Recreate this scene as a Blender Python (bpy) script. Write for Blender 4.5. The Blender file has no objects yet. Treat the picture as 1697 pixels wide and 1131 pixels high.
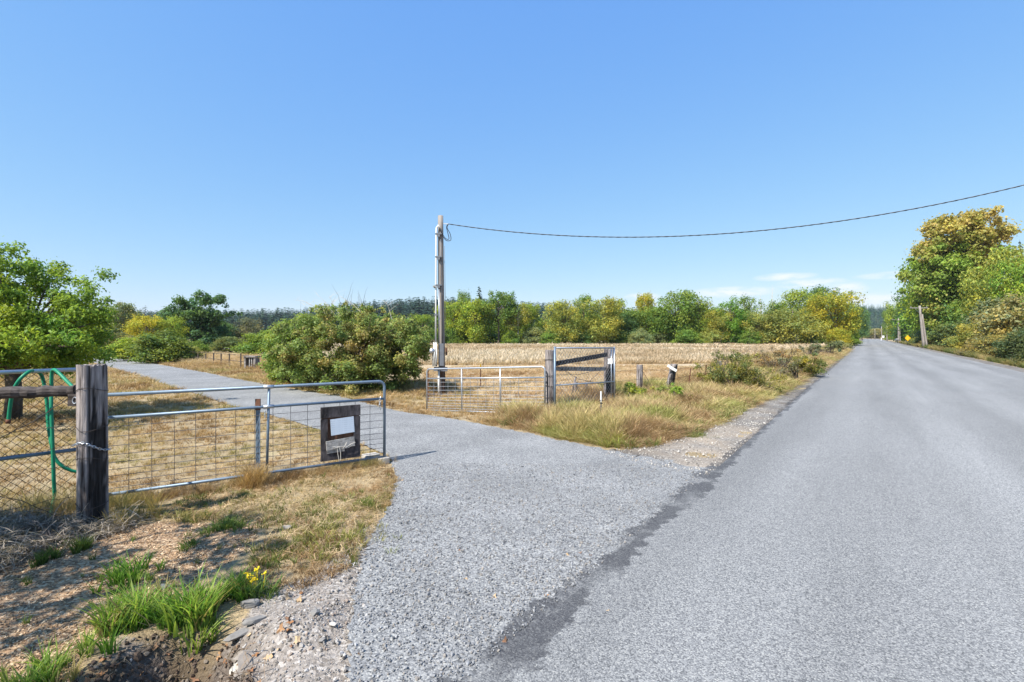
import bpy, math
import numpy as np
from mathutils import Vector, Matrix

C = bpy.context.scene.collection
SC = bpy.context.scene
R = np.random.default_rng(7)

# ------------------------------------------------------------------ camera, sky, sun, exposure
EYE, FOC, CX, HY = 1.9, 801.0, 848.5, 558.0
cam_d = bpy.data.cameras.new('camera'); cam = bpy.data.objects.new('camera', cam_d); C.objects.link(cam)
cam.location = (0, 0, EYE); cam.rotation_euler = (math.radians(90), 0, 0)
cam_d.sensor_width = 36; cam_d.lens = FOC / 1697 * 36; cam_d.shift_y = -(565.5 - HY) / 1697
cam_d.clip_start = 0.05; cam_d.clip_end = 6000
SC.camera = cam

SUN_EL = math.radians(50); SUN_H = Vector((-0.68, -0.733, 0)).normalized()
w = bpy.data.worlds.new('World'); SC.world = w; w.use_nodes = True
nt = w.node_tree; nt.nodes.clear()
sky = nt.nodes.new('ShaderNodeTexSky'); sky.sky_type = 'NISHITA'; sky.sun_disc = False
sky.sun_elevation = SUN_EL; sky.sun_rotation = math.atan2(SUN_H.x, SUN_H.y)
sky.altitude = 100; sky.air_density = 1.0; sky.dust_density = 0.15; sky.ozone_density = 3.5
bg = nt.nodes.new('ShaderNodeBackground'); bg.inputs['Strength'].default_value = 0.14
wo = nt.nodes.new('ShaderNodeOutputWorld')
# a few thin clouds low over the horizon
tc = nt.nodes.new('ShaderNodeTexCoord')
mp = nt.nodes.new('ShaderNodeMapping'); mp.inputs['Scale'].default_value = (30, 30, 110); mp.inputs['Location'].default_value = (3.3, 1.7, .6)
nt.links.new(tc.outputs['Generated'], mp.inputs['Vector'])
nz = nt.nodes.new('ShaderNodeTexNoise'); nz.inputs['Scale'].default_value = 1.0; nz.inputs['Detail'].default_value = 6
nt.links.new(mp.outputs['Vector'], nz.inputs['Vector'])
mr = nt.nodes.new('ShaderNodeMapRange'); mr.inputs['From Min'].default_value = 0.30; mr.inputs['From Max'].default_value = 0.58
nt.links.new(nz.outputs['Fac'], mr.inputs['Value'])
acc = None
for cpx, cpy, cw, chh in ((1403, 479, 26, 11), (1345, 470, 46, 8), (1215, 484, 60, 8), (1300, 459, 40, 6), (1450, 497, 50, 10), (1065, 493, 26, 7), (1390, 492, 40, 6), (1500, 455, 60, 6)):
    dv_ = Vector(((cpx - CX) / FOC, 1, -(cpy - HY) / FOC)); ln_ = dv_.length; dv_.normalize(); rt_ = Vector((dv_.y, -dv_.x, 0)).normalized(); ss = nt.nodes.new('ShaderNodeVectorMath'); ss.operation = 'SUBTRACT'
    nt.links.new(tc.outputs['Generated'], ss.inputs[0]); ss.inputs[1].default_value = dv_
    parts = []
    for ax_, wd_ in ((rt_, cw / FOC / ln_), (Vector((0, 0, 1)), chh / FOC / ln_)):
        q1_ = nt.nodes.new('ShaderNodeVectorMath'); q1_.operation = 'DOT_PRODUCT'; nt.links.new(ss.outputs[0], q1_.inputs[0]); q1_.inputs[1].default_value = ax_ / wd_
        q2_ = nt.nodes.new('ShaderNodeMath'); q2_.operation = 'POWER'; q2_.inputs[1].default_value = 2; q3_ = nt.nodes.new('ShaderNodeMath'); q3_.operation = 'ABSOLUTE'
        nt.links.new(q1_.outputs['Value'], q3_.inputs[0]); nt.links.new(q3_.outputs[0], q2_.inputs[0]); parts.append(q2_)
    sm_ = nt.nodes.new('ShaderNodeMath'); sm_.operation = 'ADD'; nt.links.new(parts[0].outputs[0], sm_.inputs[0]); nt.links.new(parts[1].outputs[0], sm_.inputs[1])
    fr_ = nt.nodes.new('ShaderNodeMapRange'); fr_.inputs['From Min'].default_value = 1.6; fr_.inputs['From Max'].default_value = 0.0; nt.links.new(sm_.outputs[0], fr_.inputs['Value'])
    if acc is None: acc = fr_.outputs['Result']
    else:
        ad_ = nt.nodes.new('ShaderNodeMath'); ad_.operation = 'MAXIMUM'; nt.links.new(acc, ad_.inputs[0]); nt.links.new(fr_.outputs['Result'], ad_.inputs[1]); acc = ad_.outputs[0]
mu = nt.nodes.new('ShaderNodeMath'); mu.operation = 'MULTIPLY'
nt.links.new(mr.outputs['Result'], mu.inputs[0]); nt.links.new(acc, mu.inputs[1])
mx = nt.nodes.new('ShaderNodeMix'); mx.data_type = 'RGBA'
mx.inputs['B'].default_value = (3.4, 3.6, 3.8, 1)
ssep = nt.nodes.new('ShaderNodeSeparateColor'); scmb = nt.nodes.new('ShaderNodeCombineColor'); nt.links.new(sky.outputs['Color'], ssep.inputs[0])
for ch, (pw, am) in enumerate(((.776, .685), (.52, 1.155), (.14, 2.70))):      # the camera's soft highlight roll-off, the same all round the sky
    a1 = nt.nodes.new('ShaderNodeMath'); a1.operation = 'POWER'; a1.inputs[1].default_value = pw; nt.links.new(ssep.outputs[ch], a1.inputs[0])
    a2 = nt.nodes.new('ShaderNodeMath'); a2.operation = 'MULTIPLY'; a2.inputs[1].default_value = am; nt.links.new(a1.outputs[0], a2.inputs[0]); nt.links.new(a2.outputs[0], scmb.inputs[ch])
nt.links.new(mu.outputs[0], mx.inputs['Factor']); nt.links.new(scmb.outputs[0], mx.inputs['A'])
nt.links.new(mx.outputs['Result'], bg.inputs['Color']); nt.links.new(bg.outputs[0], wo.inputs['Surface'])

sd = bpy.data.lights.new('sun', 'SUN'); sd.energy = 4.6; sd.angle = math.radians(0.5); sd.color = (1.0, 0.95, 0.87)
so = bpy.data.objects.new('sun', sd); C.objects.link(so)
sdir = Vector((SUN_H.x * math.cos(SUN_EL), SUN_H.y * math.cos(SUN_EL), math.sin(SUN_EL)))
so.rotation_euler = sdir.to_track_quat('Z', 'Y').to_euler(); so.location = (-20, -20, 40)
SC.view_settings.view_transform = 'Standard'; SC.view_settings.look = 'None'
SC.view_settings.exposure = 1.05; SC.view_settings.gamma = 1.0; SC.view_settings.use_curve_mapping = False
SC.cycles.max_bounces = 6; SC.cycles.transparent_max_bounces = 8

# ------------------------------------------------------------------ helpers
def G(px, py, z=0.0):
    """the point of the place, at height z, seen at a pixel of the 1697 px photograph"""
    d = (EYE - z) * FOC / (py - HY)
    return np.array([(px - CX) / FOC * d, d, z])
def at(px, d, py=None, z=0.0):
    return np.array([(px - CX) / FOC * d, d, z if py is None else EYE - (py - HY) / FOC * d])
def Z(py, d): return EYE - (py - HY) / FOC * d

def hash2(ix, iy, seed):
    a = (ix.astype(np.int64) * 374761393 + iy.astype(np.int64) * 668265263 + seed * 974634777) & 0x7fffffff
    a = ((a ^ (a >> 13)) * 1274126177) & 0x7fffffff
    return ((a ^ (a >> 16)) & 0xffff) / 65535.0
def vnoise(x, y, s, seed=0, octv=3):
    x = np.asarray(x, float) / s; y = np.asarray(y, float) / s
    out = 0.0; amp = 1.0; tot = 0.0
    for o in range(octv):
        ix = np.floor(x); iy = np.floor(y); fx = x - ix; fy = y - iy
        fx = fx * fx * (3 - 2 * fx); fy = fy * fy * (3 - 2 * fy)
        v = (hash2(ix, iy, seed) * (1 - fx) + hash2(ix + 1, iy, seed) * fx) * (1 - fy) + \
            (hash2(ix, iy + 1, seed) * (1 - fx) + hash2(ix + 1, iy + 1, seed) * fx) * fy
        out = out + v * amp; tot += amp; amp *= 0.5; x = x * 2.03 + 5.1; y = y * 2.03 + 1.7; seed += 11
    return out / tot
def sdist(P, poly):
    """signed distance to a polygon, negative inside"""
    P = np.asarray(P, float)[:, :2]; poly = np.asarray(poly, float)[:, :2]
    d = np.full(len(P), 1e9); ins = np.zeros(len(P), bool)
    for a, b in zip(poly, np.roll(poly, -1, 0)):
        e = b - a; w_ = P - a
        t = np.clip((w_ @ e) / max(e @ e, 1e-9), 0, 1)
        d = np.minimum(d, np.hypot(*(w_ - t[:, None] * e).T))
        c = (a[1] > P[:, 1]) != (b[1] > P[:, 1])
        with np.errstate(divide='ignore', invalid='ignore'):
            xi = a[0] + (P[:, 1] - a[1]) * e[0] / (e[1] if e[1] != 0 else 1e-9)
        ins ^= c & (P[:, 0] < xi)
    return np.where(ins, -d, d)
def poly(*pts): return np.array([G(*p)[:2] for p in pts])

# road frame: RD runs along the road, RN points to its left
RD = np.array([0.592, 0.806]); RN = np.array([-0.806, 0.592]); SEAM = 1.73; REDGE = -6.6
def road_pt(t, s): return RD * t + RN * s
def seam_at(py):
    k = (EYE * FOC) / (py - HY)                      # depth
    return RN * SEAM + RD * ((k - RN[1] * SEAM) / RD[1])

def tag(o, label=None, cat=None, group=None, kind=None):
    for k, v in (('label', label), ('category', cat), ('group', group), ('kind', kind)):
        if v: o[k] = v
    return o
def empty(name, loc, label, cat, group=None, rz=0):
    o = bpy.data.objects.new(name, None); C.objects.link(o); o.location = loc; o.rotation_euler = (0, 0, rz)
    o.empty_display_size = 0.1
    return tag(o, label, cat, group)
def mesh_np(name, v, f, mat=None, attrs=None, smooth=False):
    """v (n,3), f: (m,3) or (m,4) array or a list of tuples"""
    me = bpy.data.meshes.new(name)
    if isinstance(f, np.ndarray):
        m, k = f.shape
        me.vertices.add(len(v)); me.vertices.foreach_set('co', np.asarray(v, np.float32).ravel())
        me.loops.add(m * k); me.loops.foreach_set('vertex_index', f.astype(np.int32).ravel())
        me.polygons.add(m); me.polygons.foreach_set('loop_start', np.arange(0, m * k, k, dtype=np.int32))
        me.polygons.foreach_set('loop_total', np.full(m, k, np.int32))
        if smooth: me.polygons.foreach_set('use_smooth', np.ones(m, bool))
        me.update(calc_edges=True)
    else:
        me.from_pydata([tuple(map(float, p)) for p in v], [], f)
        if smooth: me.polygons.foreach_set('use_smooth', np.ones(len(me.polygons), bool))
    for an, (ty, arr) in (attrs or {}).items():
        a = me.attributes.new(an, ty, 'POINT')
        key = {'FLOAT': 'value', 'INT': 'value', 'FLOAT_VECTOR': 'vector', 'FLOAT_COLOR': 'color'}[ty]
        if ty == 'FLOAT_COLOR' and arr.shape[1] == 3: arr = np.c_[arr, np.ones(len(arr))]
        a.data.foreach_set(key, np.asarray(arr, np.int32 if ty == 'INT' else np.float32).ravel())
    if mat: me.materials.append(mat)
    return me
def link(name, me, parent=None, loc=None):
    o = bpy.data.objects.new(name, me); C.objects.link(o)
    if loc is not None: o.location = loc
    if parent is not None: o.parent = parent
    return o

class MB:
    """collects boxes and tubes; build() links them as one mesh object"""
    def __init__(s): s.v = []; s.f = []
    def add(s, v, f):
        n = len(s.v); s.v += [tuple(map(float, p)) for p in v]; s.f += [tuple(i + n for i in q) for q in f]; return s
    def box(s, c, size, m=None, j=0.0):
        a = np.array([[x, y, z] for x in (-.5, .5) for y in (-.5, .5) for z in (-.5, .5)]) * size
        if j: a = a + R.uniform(-j, j, a.shape)
        if m is not None: a = a @ np.array(m).T
        return s.add(a + np.array(c), [(0, 1, 3, 2), (4, 6, 7, 5), (0, 4, 5, 1), (2, 3, 7, 6), (0, 2, 6, 4), (1, 5, 7, 3)])
    def beam(s, a, b, wd, th, up=(0, 0, 1), j=0.0, seg=1):
        a = np.array(a, float); b = np.array(b, float); d = b - a; L = np.linalg.norm(d); d /= L
        u = np.array(up, float)
        if abs(u @ d) > .98: u = np.array([0, 1.0, 0])
        u -= d * (u @ d); u /= np.linalg.norm(u); sd_ = np.cross(d, u)
        v = []; f = []
        for i in range(seg + 1):
            p = a + d * L * i / seg
            for q in ((-1, -1), (1, -1), (1, 1), (-1, 1)):
                v.append(p + sd_ * q[0] * wd / 2 + u * q[1] * th / 2 + R.uniform(-j, j, 3))
        for i in range(seg):
            o = i * 4
            for k in range(4): f.append((o + k, o + (k + 1) % 4, o + 4 + (k + 1) % 4, o + 4 + k))
        f.append((3, 2, 1, 0)); o = seg * 4; f.append((o, o + 1, o + 2, o + 3))
        return s.add(v, f)
    def tube(s, pts, r, n=8, cap=True):
        pts = np.array(pts, float); k = len(pts); r = np.broadcast_to(r, (k,))
        d = np.gradient(pts, axis=0); d /= np.linalg.norm(d, axis=1)[:, None] + 1e-12
        u = np.array([0, 0, 1.0]) if abs(d[0][2]) < 0.9 else np.array([1.0, 0, 0])
        v = []; f = []; an = np.arange(n) / n * 2 * math.pi
        for i in range(k):
            u = u - d[i] * (u @ d[i]); u /= np.linalg.norm(u); b = np.cross(d[i], u)
            v += list(pts[i] + r[i] * (np.cos(an)[:, None] * u + np.sin(an)[:, None] * b))
        for i in range(k - 1):
            for q in range(n): f.append((i * n + q, i * n + (q + 1) % n, (i + 1) * n + (q + 1) % n, (i + 1) * n + q))
        if cap: f.append(tuple(range(n - 1, -1, -1))); f.append(tuple(range((k - 1) * n, k * n)))
        return s.add(v, f)
    def build(s, name, mat, parent=None, smooth=False, loc=None):
        me = mesh_np(name, s.v, s.f, mat, smooth=smooth)
        return link(name, me, parent, loc)
def local(o, p): return np.array(p, float) - np.array(o.location)

# ------------------------------------------------------------------ materials
def newmat(name):
    m = bpy.data.materials.new(name); m.use_nodes = True; t = m.node_tree
    b = t.nodes['Principled BSDF']; b.inputs['Roughness'].default_value = 0.85
    b.inputs['Specular IOR Level'].default_value = 0.25
    return m, t, b
class NG:
    """tiny shorthand for building node trees"""
    def __init__(s, t): s.t = t
    def n(s, ty, **k):
        x = s.t.nodes.new(ty)
        for a, v in k.items(): setattr(x, a, v)
        return x
    def set(s, x, key, v):
        if hasattr(v, 'is_linked') or isinstance(v, bpy.types.NodeSocket): s.t.links.new(v, x.inputs[key])
        else: x.inputs[key].default_value = v
    def coord(s, scale=(1, 1, 1), rot=(0, 0, 0)):
        c = s.n('ShaderNodeTexCoord'); m = s.n('ShaderNodeMapping'); s.t.links.new(c.outputs['Object'], m.inputs['Vector'])
        m.inputs['Scale'].default_value = scale; m.inputs['Rotation'].default_value = rot; return m.outputs['Vector']
    def noise(s, v, scale, detail=4, rough=0.55, col=False):
        x = s.n('ShaderNodeTexNoise'); s.set(x, 'Vector', v); x.inputs['Scale'].default_value = scale
        x.inputs['Detail'].default_value = detail; x.inputs['Roughness'].default_value = rough
        return x.outputs['Color' if col else 'Fac']
    def voro(s, v, scale, out='Distance', feature='F1', rnd=1.0):
        x = s.n('ShaderNodeTexVoronoi', feature=feature); s.set(x, 'Vector', v); x.inputs['Scale'].default_value = scale
        x.inputs['Randomness'].default_value = rnd; return x.outputs[out]
    def rng(s, v, a, b, c=0.0, d=1.0, smooth=False):
        x = s.n('ShaderNodeMapRange'); s.set(x, 'Value', v); x.interpolation_type = 'SMOOTHSTEP' if smooth else 'LINEAR'
        for k, q in zip(('From Min', 'From Max', 'To Min', 'To Max'), (a, b, c, d)): s.set(x, k, q)
        return x.outputs['Result']
    def math(s, op, a, b=0.0):
        x = s.n('ShaderNodeMath', operation=op); s.set(x, 0, a); s.set(x, 1, b); return x.outputs[0]
    def mix(s, f, a, b, blend='MIX'):
        x = s.n('ShaderNodeMix', data_type='RGBA', blend_type=blend); s.set(x, 'Factor', f)
        for k, q in (('A', a), ('B', b)): s.set(x, k, q if not isinstance(q, tuple) else (q + (1,) if len(q) == 3 else q))
        return x.outputs['Result']
    def ramp(s, v, stops):
        x = s.n('ShaderNodeValToRGB'); s.set(x, 'Fac', v); e = x.color_ramp.elements
        while len(e) < len(stops): e.new(0.5)
        for el, (p, c) in zip(e, stops): el.position = p; el.color = c + (1,)
        return x.outputs['Color']
    def attr(s, name, ty='GEOMETRY', out='Color'):
        x = s.n('ShaderNodeAttribute', attribute_name=name, attribute_type=ty); return x.outputs[out]
    def bump(s, b, h, strength=0.5, dist=0.01):
        x = s.n('ShaderNodeBump'); s.set(x, 'Height', h); x.inputs['Strength'].default_value = strength
        x.inputs['Distance'].default_value = dist; s.t.links.new(x.outputs['Normal'], b.inputs['Normal'])

def plain(name, col, rough=0.6, metal=0.0, var=0.25, scale=30, bump=0.0):
    m, t, b = newmat(name); g = NG(t); v = g.coord()
    n = g.noise(v, scale, 5)
    a = tuple(c * (1 - var) for c in col); c2 = tuple(min(1, c * (1 + var)) for c in col)
    g.set(b, 'Base Color', g.mix(n, a, c2)); b.inputs['Roughness'].default_value = rough; b.inputs['Metallic'].default_value = metal
    if bump: g.bump(b, n, bump, 0.004)
    return m
def wood(name, light, dark, streak=0.5, stretch=(28, 28, 1.6), usevc=False):
    m, t, b = newmat(name); g = NG(t); v = g.coord(stretch)
    n = g.noise(v, 1.0, 8, 0.65); n2 = g.noise(g.coord((6, 6, 1.2)), 1.0, 4)
    f = g.rng(g.math('ADD', g.math('MULTIPLY', n, 0.65), g.math('MULTIPLY', n2, 0.35)), streak - 0.1, streak + 0.12)
    col = g.mix(f, light, dark)
    if usevc: col = g.mix(1.0, col, g.attr('lv'), 'MULTIPLY')
    g.set(b, 'Base Color', col); g.bump(b, n, 0.9, 0.012)
    return m

def gravel_mat(name, cell, cols, seam=True, tracks=False, big=0.22):
    m, t, b = newmat(name); g = NG(t); v = g.coord()
    vc = g.voro(v, cell, 'Color'); vd = g.voro(v, cell, 'Distance')
    sp = g.n('ShaderNodeSeparateColor'); t.links.new(vc, sp.inputs[0])
    base = g.ramp(sp.outputs[0], cols)
    vd2 = g.rng(vd, 0.0, 0.75, 1.0, 0.55)
    base = g.mix(1.0, base, g.mix(vd2, (.45, .45, .47), (1, 1, 1)), 'MULTIPLY')
    vb = v
    if tracks:      # traffic draws the tone of the road out lengthwise
        mp_ = g.n('ShaderNodeMapping'); t.links.new(v, mp_.inputs['Vector']); mp_.vector_type = 'TEXTURE'; mp_.inputs['Rotation'].default_value = (0, 0, math.atan2(RD[1], RD[0])); mp_.inputs['Scale'].default_value = (7, 1, 1); vb = mp_.outputs['Vector']
    nb = g.math('MULTIPLY', g.rng(g.noise(vb, 0.9, 5), 0.3, 0.7, 1 - big, 1 + big), g.rng(g.noise(vb, 0.35, 3), 0.3, 0.7, .93, 1.06))
    cb = g.n('ShaderNodeCombineColor')
    for i in range(3): t.links.new(nb, cb.inputs[i])
    base = g.mix(1.0, base, cb.outputs[0], 'MULTIPLY')
    pos = g.n('ShaderNodeNewGeometry').outputs['Position']
    dp = g.n('ShaderNodeVectorMath', operation='DOT_PRODUCT'); t.links.new(pos, dp.inputs[0]); dp.inputs[1].default_value = (RN[0], RN[1], 0)
    dt = g.n('ShaderNodeVectorMath', operation='DOT_PRODUCT'); t.links.new(pos, dt.inputs[0]); dt.inputs[1].default_value = (RD[0], RD[1], 0)
    s = dp.outputs['Value']; tt = dt.outputs['Value']
    if tracks:      # wheel paths, worn a little smoother and darker, running along the road
        w1 = g.math('SINE', g.math('MULTIPLY', s, 3.4))
        v2 = g.n('ShaderNodeCombineXYZ'); t.links.new(s, v2.inputs[0]); t.links.new(g.math('MULTIPLY', tt, 0.03), v2.inputs[1])
        w2 = g.noise(v2.outputs[0], 1.6, 4)
        k = g.rng(g.math('ADD', g.math('MULTIPLY', w1, 0.25), w2), 0.1, 0.9, 0.84, 1.10)
        cb2 = g.n('ShaderNodeCombineColor')
        for i in range(3): t.links.new(k, cb2.inputs[i])
        base = g.mix(1.0, base, cb2.outputs[0], 'MULTIPLY')
    if name == 'shoulder_gravel':   # sandy near the drive, dark crumbs and dead weeds further on
        base = g.mix(g.rng(g.noise(v, 1.6, 6, .7), 0.44, .60, 0, .8), base, (.075, .062, .05))
        base = g.mix(g.math('MULTIPLY', g.rng(g.noise(v, .8, 4), .40, .60, .15, .8), g.rng(tt, 9.5, 15, 1.0, .15)), base, (.31, .26, .205))
    if seam:        # the bare tar joint between road and driveway
        n1 = g.noise(v, 1.3, 5); n2 = g.noise(v, 9.0, 5); n3 = g.noise(v, 0.55, 2)
        off = g.math('ADD', g.math('SUBTRACT', s, SEAM), g.math('MULTIPLY', g.math('SUBTRACT', n1, 0.5), 0.30))
        ab = g.math('ADD', g.math('ABSOLUTE', off), g.math('MULTIPLY', g.math('SUBTRACT', n2, 0.5), 0.30))
        wdt = g.math('MULTIPLY', g.rng(n3, 0.35, 0.65, 0.06, 0.18), g.rng(tt, 4, 10, 1.0, .5))
        msk = g.rng(ab, wdt, g.math('ADD', wdt, 0.035), 1.0, 0.0)
        msk = g.math('MULTIPLY', msk, g.rng(sp.outputs[1], 0.0, 1.0, 0.6, 1.0))
        msk = g.math('MULTIPLY', msk, g.rng(g.noise(v, 2.1, 4), .36, .50, .25, 1.0)); base = g.mix(g.math('MULTIPLY', msk, 0.9), base, (0.036, 0.037, 0.042))
    g.set(b, 'Base Color', base); b.inputs['Roughness'].default_value = 0.9
    hgt = g.math('SUBTRACT', 1.0, vd)
    g.bump(b, hgt, 0.55, 0.5 / cell)
    return m

GR = [(p, tuple(c * k_ for c, k_ in zip(q, (.80, .80, .765)))) for p, q in [(0.0, (.13, .133, .143)), (0.25, (.22, .224, .238)), (0.6, (.33, .333, .345)), (0.9, (.42, .42, .425)), (1.0, (.52, .515, .50))]]
M = {}
M['road'] = gravel_mat('chip_seal', 120, [(p, tuple(c * 1.0 for c in q)) for p, q in GR], True, True, 0.12)
M['drive'] = gravel_mat('crushed_gravel', 80, GR, True, False, 0.16)
M['shoulder'] = gravel_mat('shoulder_gravel', 45, [(0.0, (.075, .07, .065)), (0.3, (.145, .136, .126)), (0.6, (.215, .20, .18)), (1.0, (.36, .34, .305))], True, False, 0.35)
M['galv'] = plain('galvanised_steel', (.42, .45, .49), 0.42, 0.75, 0.25, 25)
M['galvblue'] = plain('blue_grey_steel', (.15, .20, .26), 0.45, 0.35, 0.3, 20)
M['wire'] = plain('wire_steel', (.30, .32, .34), 0.5, 0.6, 0.3, 40)
M['gatewire'] = plain('dull_gate_wire', (.10, .10, .105), 0.6, 0.0, 0.3, 40)
M['oldwire'] = plain('dark_old_wire', (.05, .043, .04), 0.7, 0.0, 0.3, 40)
M['rust'] = plain('rusty_steel', (.14, .065, .04), 0.85, 0.2, 0.4, 40, 0.4)
M['hose'] = plain('green_rubber', (.01, .19, .10), 0.45, 0.0, 0.3, 12)
M['white'] = plain('white_paint', (.72, .72, .70), 0.6, 0.0, 0.12, 20)
M['paper'] = plain('faded_paper', (.52, .60, .70), 0.35, 0.0, 0.1, 12)
M['concrete'] = plain('concrete', (.40, .37, .33), 0.9, 0, 0.35, 22, 0.6)
M['stone'] = plain('grey_stone', (.20, .19, .178), 0.9, 0, 0.35, 30, 0.6)
M['pipe'] = plain('dirty_concrete', (.23, .20, .17), .95, 0, .5, 18, .8)
M['darkpost'] = plain('dark_stake', (.07, .055, .045), .9, 0, .3, 20)
M['boxgrey'] = plain('grey_enamel', (.13, .14, .16), 0.5, 0.1, 0.2, 8)
M['black'] = plain('black_plastic', (.02, .02, .022), 0.5, 0, 0.2, 10)
M['yellow'] = plain('yellow_sign_paint', (.80, .46, .01), 0.45, 0, 0.08, 4)
M['cord'] = plain('pale_cord', (.55, .52, .47), 0.8, 0, 0.2, 40)
M['post'] = wood('weathered_post', (.40, .36, .35), (.035, .026, .024), 0.47, usevc=True)
M['polewood'] = wood('pole_wood', (.26, .235, .215), (.12, .10, .085), 0.55, (14, 14, .5), usevc=True)
M['darkwood'] = wood('dark_rail_wood', (.10, .085, .08), (.018, .014, .012), 0.48, (3, 22, 22))
M['greyplank'] = wood('grey_plank', (.36, .35, .34), (.12, .11, .105), 0.55, (4, 30, 30))
M['rail'] = wood('rail_wood', (.30, .28, .265), (.07, .06, .055), 0.52, (10, 10, 10))
M['brown'] = wood('brown_board', (.13, .065, .042), (.05, .024, .016), 0.5, (14, 14, 3))
M['blackwood'] = wood('black_board', (.09, .08, .085), (.012, .011, .012), 0.48, (14, 14, 5))
M['bark'] = wood('bark', (.16, .13, .10), (.045, .035, .028), 0.5, (5, 5, .8))
M['palebark'] = wood('pale_bark', (.50, .46, .40), (.20, .17, .14), 0.6, (5, 5, .8))

def leaf_mat(name, trans=0.35, inst=False, gloss=0.25):
    m, t, b = newmat(name); g = NG(t)
    lv = g.attr('lv')
    if inst: col = g.mix(1.0, lv, g.attr('tint', 'INSTANCER'), 'MULTIPLY')
    else:
        oi = g.n('ShaderNodeObjectInfo'); col = g.mix(1.0, g.mix(1.0, lv, oi.outputs['Color'], 'MULTIPLY'), (1.22, 1.2, 1.2), 'MULTIPLY')
    g.set(b, 'Base Color', col); b.inputs['Roughness'].default_value = 0.55; b.inputs['Specular IOR Level'].default_value = gloss
    tr = g.n('ShaderNodeBsdfTranslucent'); t.links.new(g.mix(1.0, col, (1.25, 1.2, 0.7), 'MULTIPLY'), tr.inputs['Color'])
    ms = g.n('ShaderNodeMixShader'); ms.inputs[0].default_value = trans
    t.links.new(b.outputs[0], ms.inputs[1]); t.links.new(tr.outputs[0], ms.inputs[2])
    t.links.new(ms.outputs[0], t.nodes['Material Output'].inputs['Surface'])
    return m
M['leaf'] = leaf_mat('leaf', 0.5)
M['blade'] = leaf_mat('grass_blade', 0.3, True, 0.15)
def inst_mat(name, rough=0.9):
    m, t, b = newmat(name); g = NG(t); g.set(b, 'Base Color', g.attr('tint', 'INSTANCER')); b.inputs['Roughness'].default_value = rough; return m
M['bit'] = inst_mat('loose_bit')

# ------------------------------------------------------------------ ground, driveway, road
def strip_pairs():
    px = [((-400, 586), (-400, 574.5)), ((-150, 588), (-150, 578)), ((0, 590.5), (60, 586)), ((150, 600), (190, 593)), ((190, 611), (240, 600.5)), ((228, 622), (280, 607.5)),
          ((287, 642), (330, 616)), ((326, 653), (400, 630)), ((384, 673.5), (450, 639.5)), ((422, 680), (500, 648)), ((460, 692), (560, 657)),
          ((493, 701), (640, 670)), ((531, 714), (700, 682)), ((595, 735), (780, 700)), ((645, 757), (860, 716)), ((657, 790), (940, 733)),
          ((648, 835), (1060, 757))]
    L = [G(*a)[:2] for a, b in px]; Rr = [G(*b)[:2] for a, b in px]
    for a, py in (((618, 885), 775), ((602, 930), 870), ((588, 980), 960), ((581, 1050), 1060), ((576, 1131), 1180), ((560, 1500), 1600)):
        L.append(G(*a)[:2]); Rr.append(seam_at(py) - RN * .14)
    return np.array(L), np.array(Rr)
def densify(P, n):
    P = np.asarray(P, float); s = np.r_[0, np.cumsum(np.hypot(*np.diff(P, axis=0).T))]
    # parameter by index so that both edges stay matched
    k = np.linspace(0, len(P) - 1, n); i = np.arange(len(P))
    return np.c_[np.interp(k, i, P[:, 0]), np.interp(k, i, P[:, 1])]
DL, DR = strip_pairs()
DRIVE = np.vstack([DL, DR[::-1]])
SHO = [G(*p)[:2] for p in ((1000, 756), (1012, 746), (1080, 741), (1150, 721), (1204, 699), (1253, 672), (1305, 648), (1340, 626), (1380, 602), (1412, 580))]
SHO += [road_pt(t, 3.1) for t in (90, 130, 200, 430)]
SHO = np.array(SHO)
SHI = np.array([seam_at(790)] + [seam_at(py) for py in (775, 764, 746, 720, 690, 662, 635, 607, 583)] [:9] + [RN * SEAM + RD * t for t in (90, 130, 200, 430)])
SHOULDER = np.vstack([SHO, SHI[::-1]])
ROADP = np.array([road_pt(-20, SEAM), road_pt(460, SEAM), road_pt(460, REDGE - 0.9), road_pt(-20, REDGE - 0.9)])

PIT = np.array([-1.97, 2.84])
def height(x, y):
    x = np.asarray(x, float); y = np.asarray(y, float)
    h = -0.20 * np.exp(-((x + 2.2) ** 2 + (y - 14.2) ** 2) / (2 * 1.5 ** 2))
    h = h - 0.50 * np.exp(-((((x - PIT[0]) / 0.27) ** 2 + ((y - PIT[1]) / 0.30) ** 2)) ** 1.5)
    h = h - 0.18 * np.exp(-(((x + 2.6) / 0.8) ** 2 + ((y - 2.3) / 0.3) ** 2))
    h = h + 0.10 * np.exp(-(((x + 1.38) * .71 + (y - 3.12) * .70) / .22) ** 2 - (((x + 1.38) * .70 - (y - 3.12) * .71) / .17) ** 2)
    return h
def gravel_dist(P):
    return np.minimum(np.minimum(sdist(P, DRIVE), sdist(P, SHOULDER)), sdist(P, ROADP))
def rough_h(P):
    dd = np.clip(gravel_dist(P) / 0.5, 0, 1)
    near = np.clip(1 - (np.hypot(P[:, 0], P[:, 1]) - 14) / 20, 0.2, 1)
    return ((vnoise(P[:, 0], P[:, 1], 0.5, 3, 3) - 0.5) * 0.07 + (vnoise(P[:, 0], P[:, 1], 2.2, 9, 2) - 0.5) * 0.12) * dd * near
def gh(P):
    P = np.asarray(P, float); return height(P[:, 0], P[:, 1]) + rough_h(P)

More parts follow.
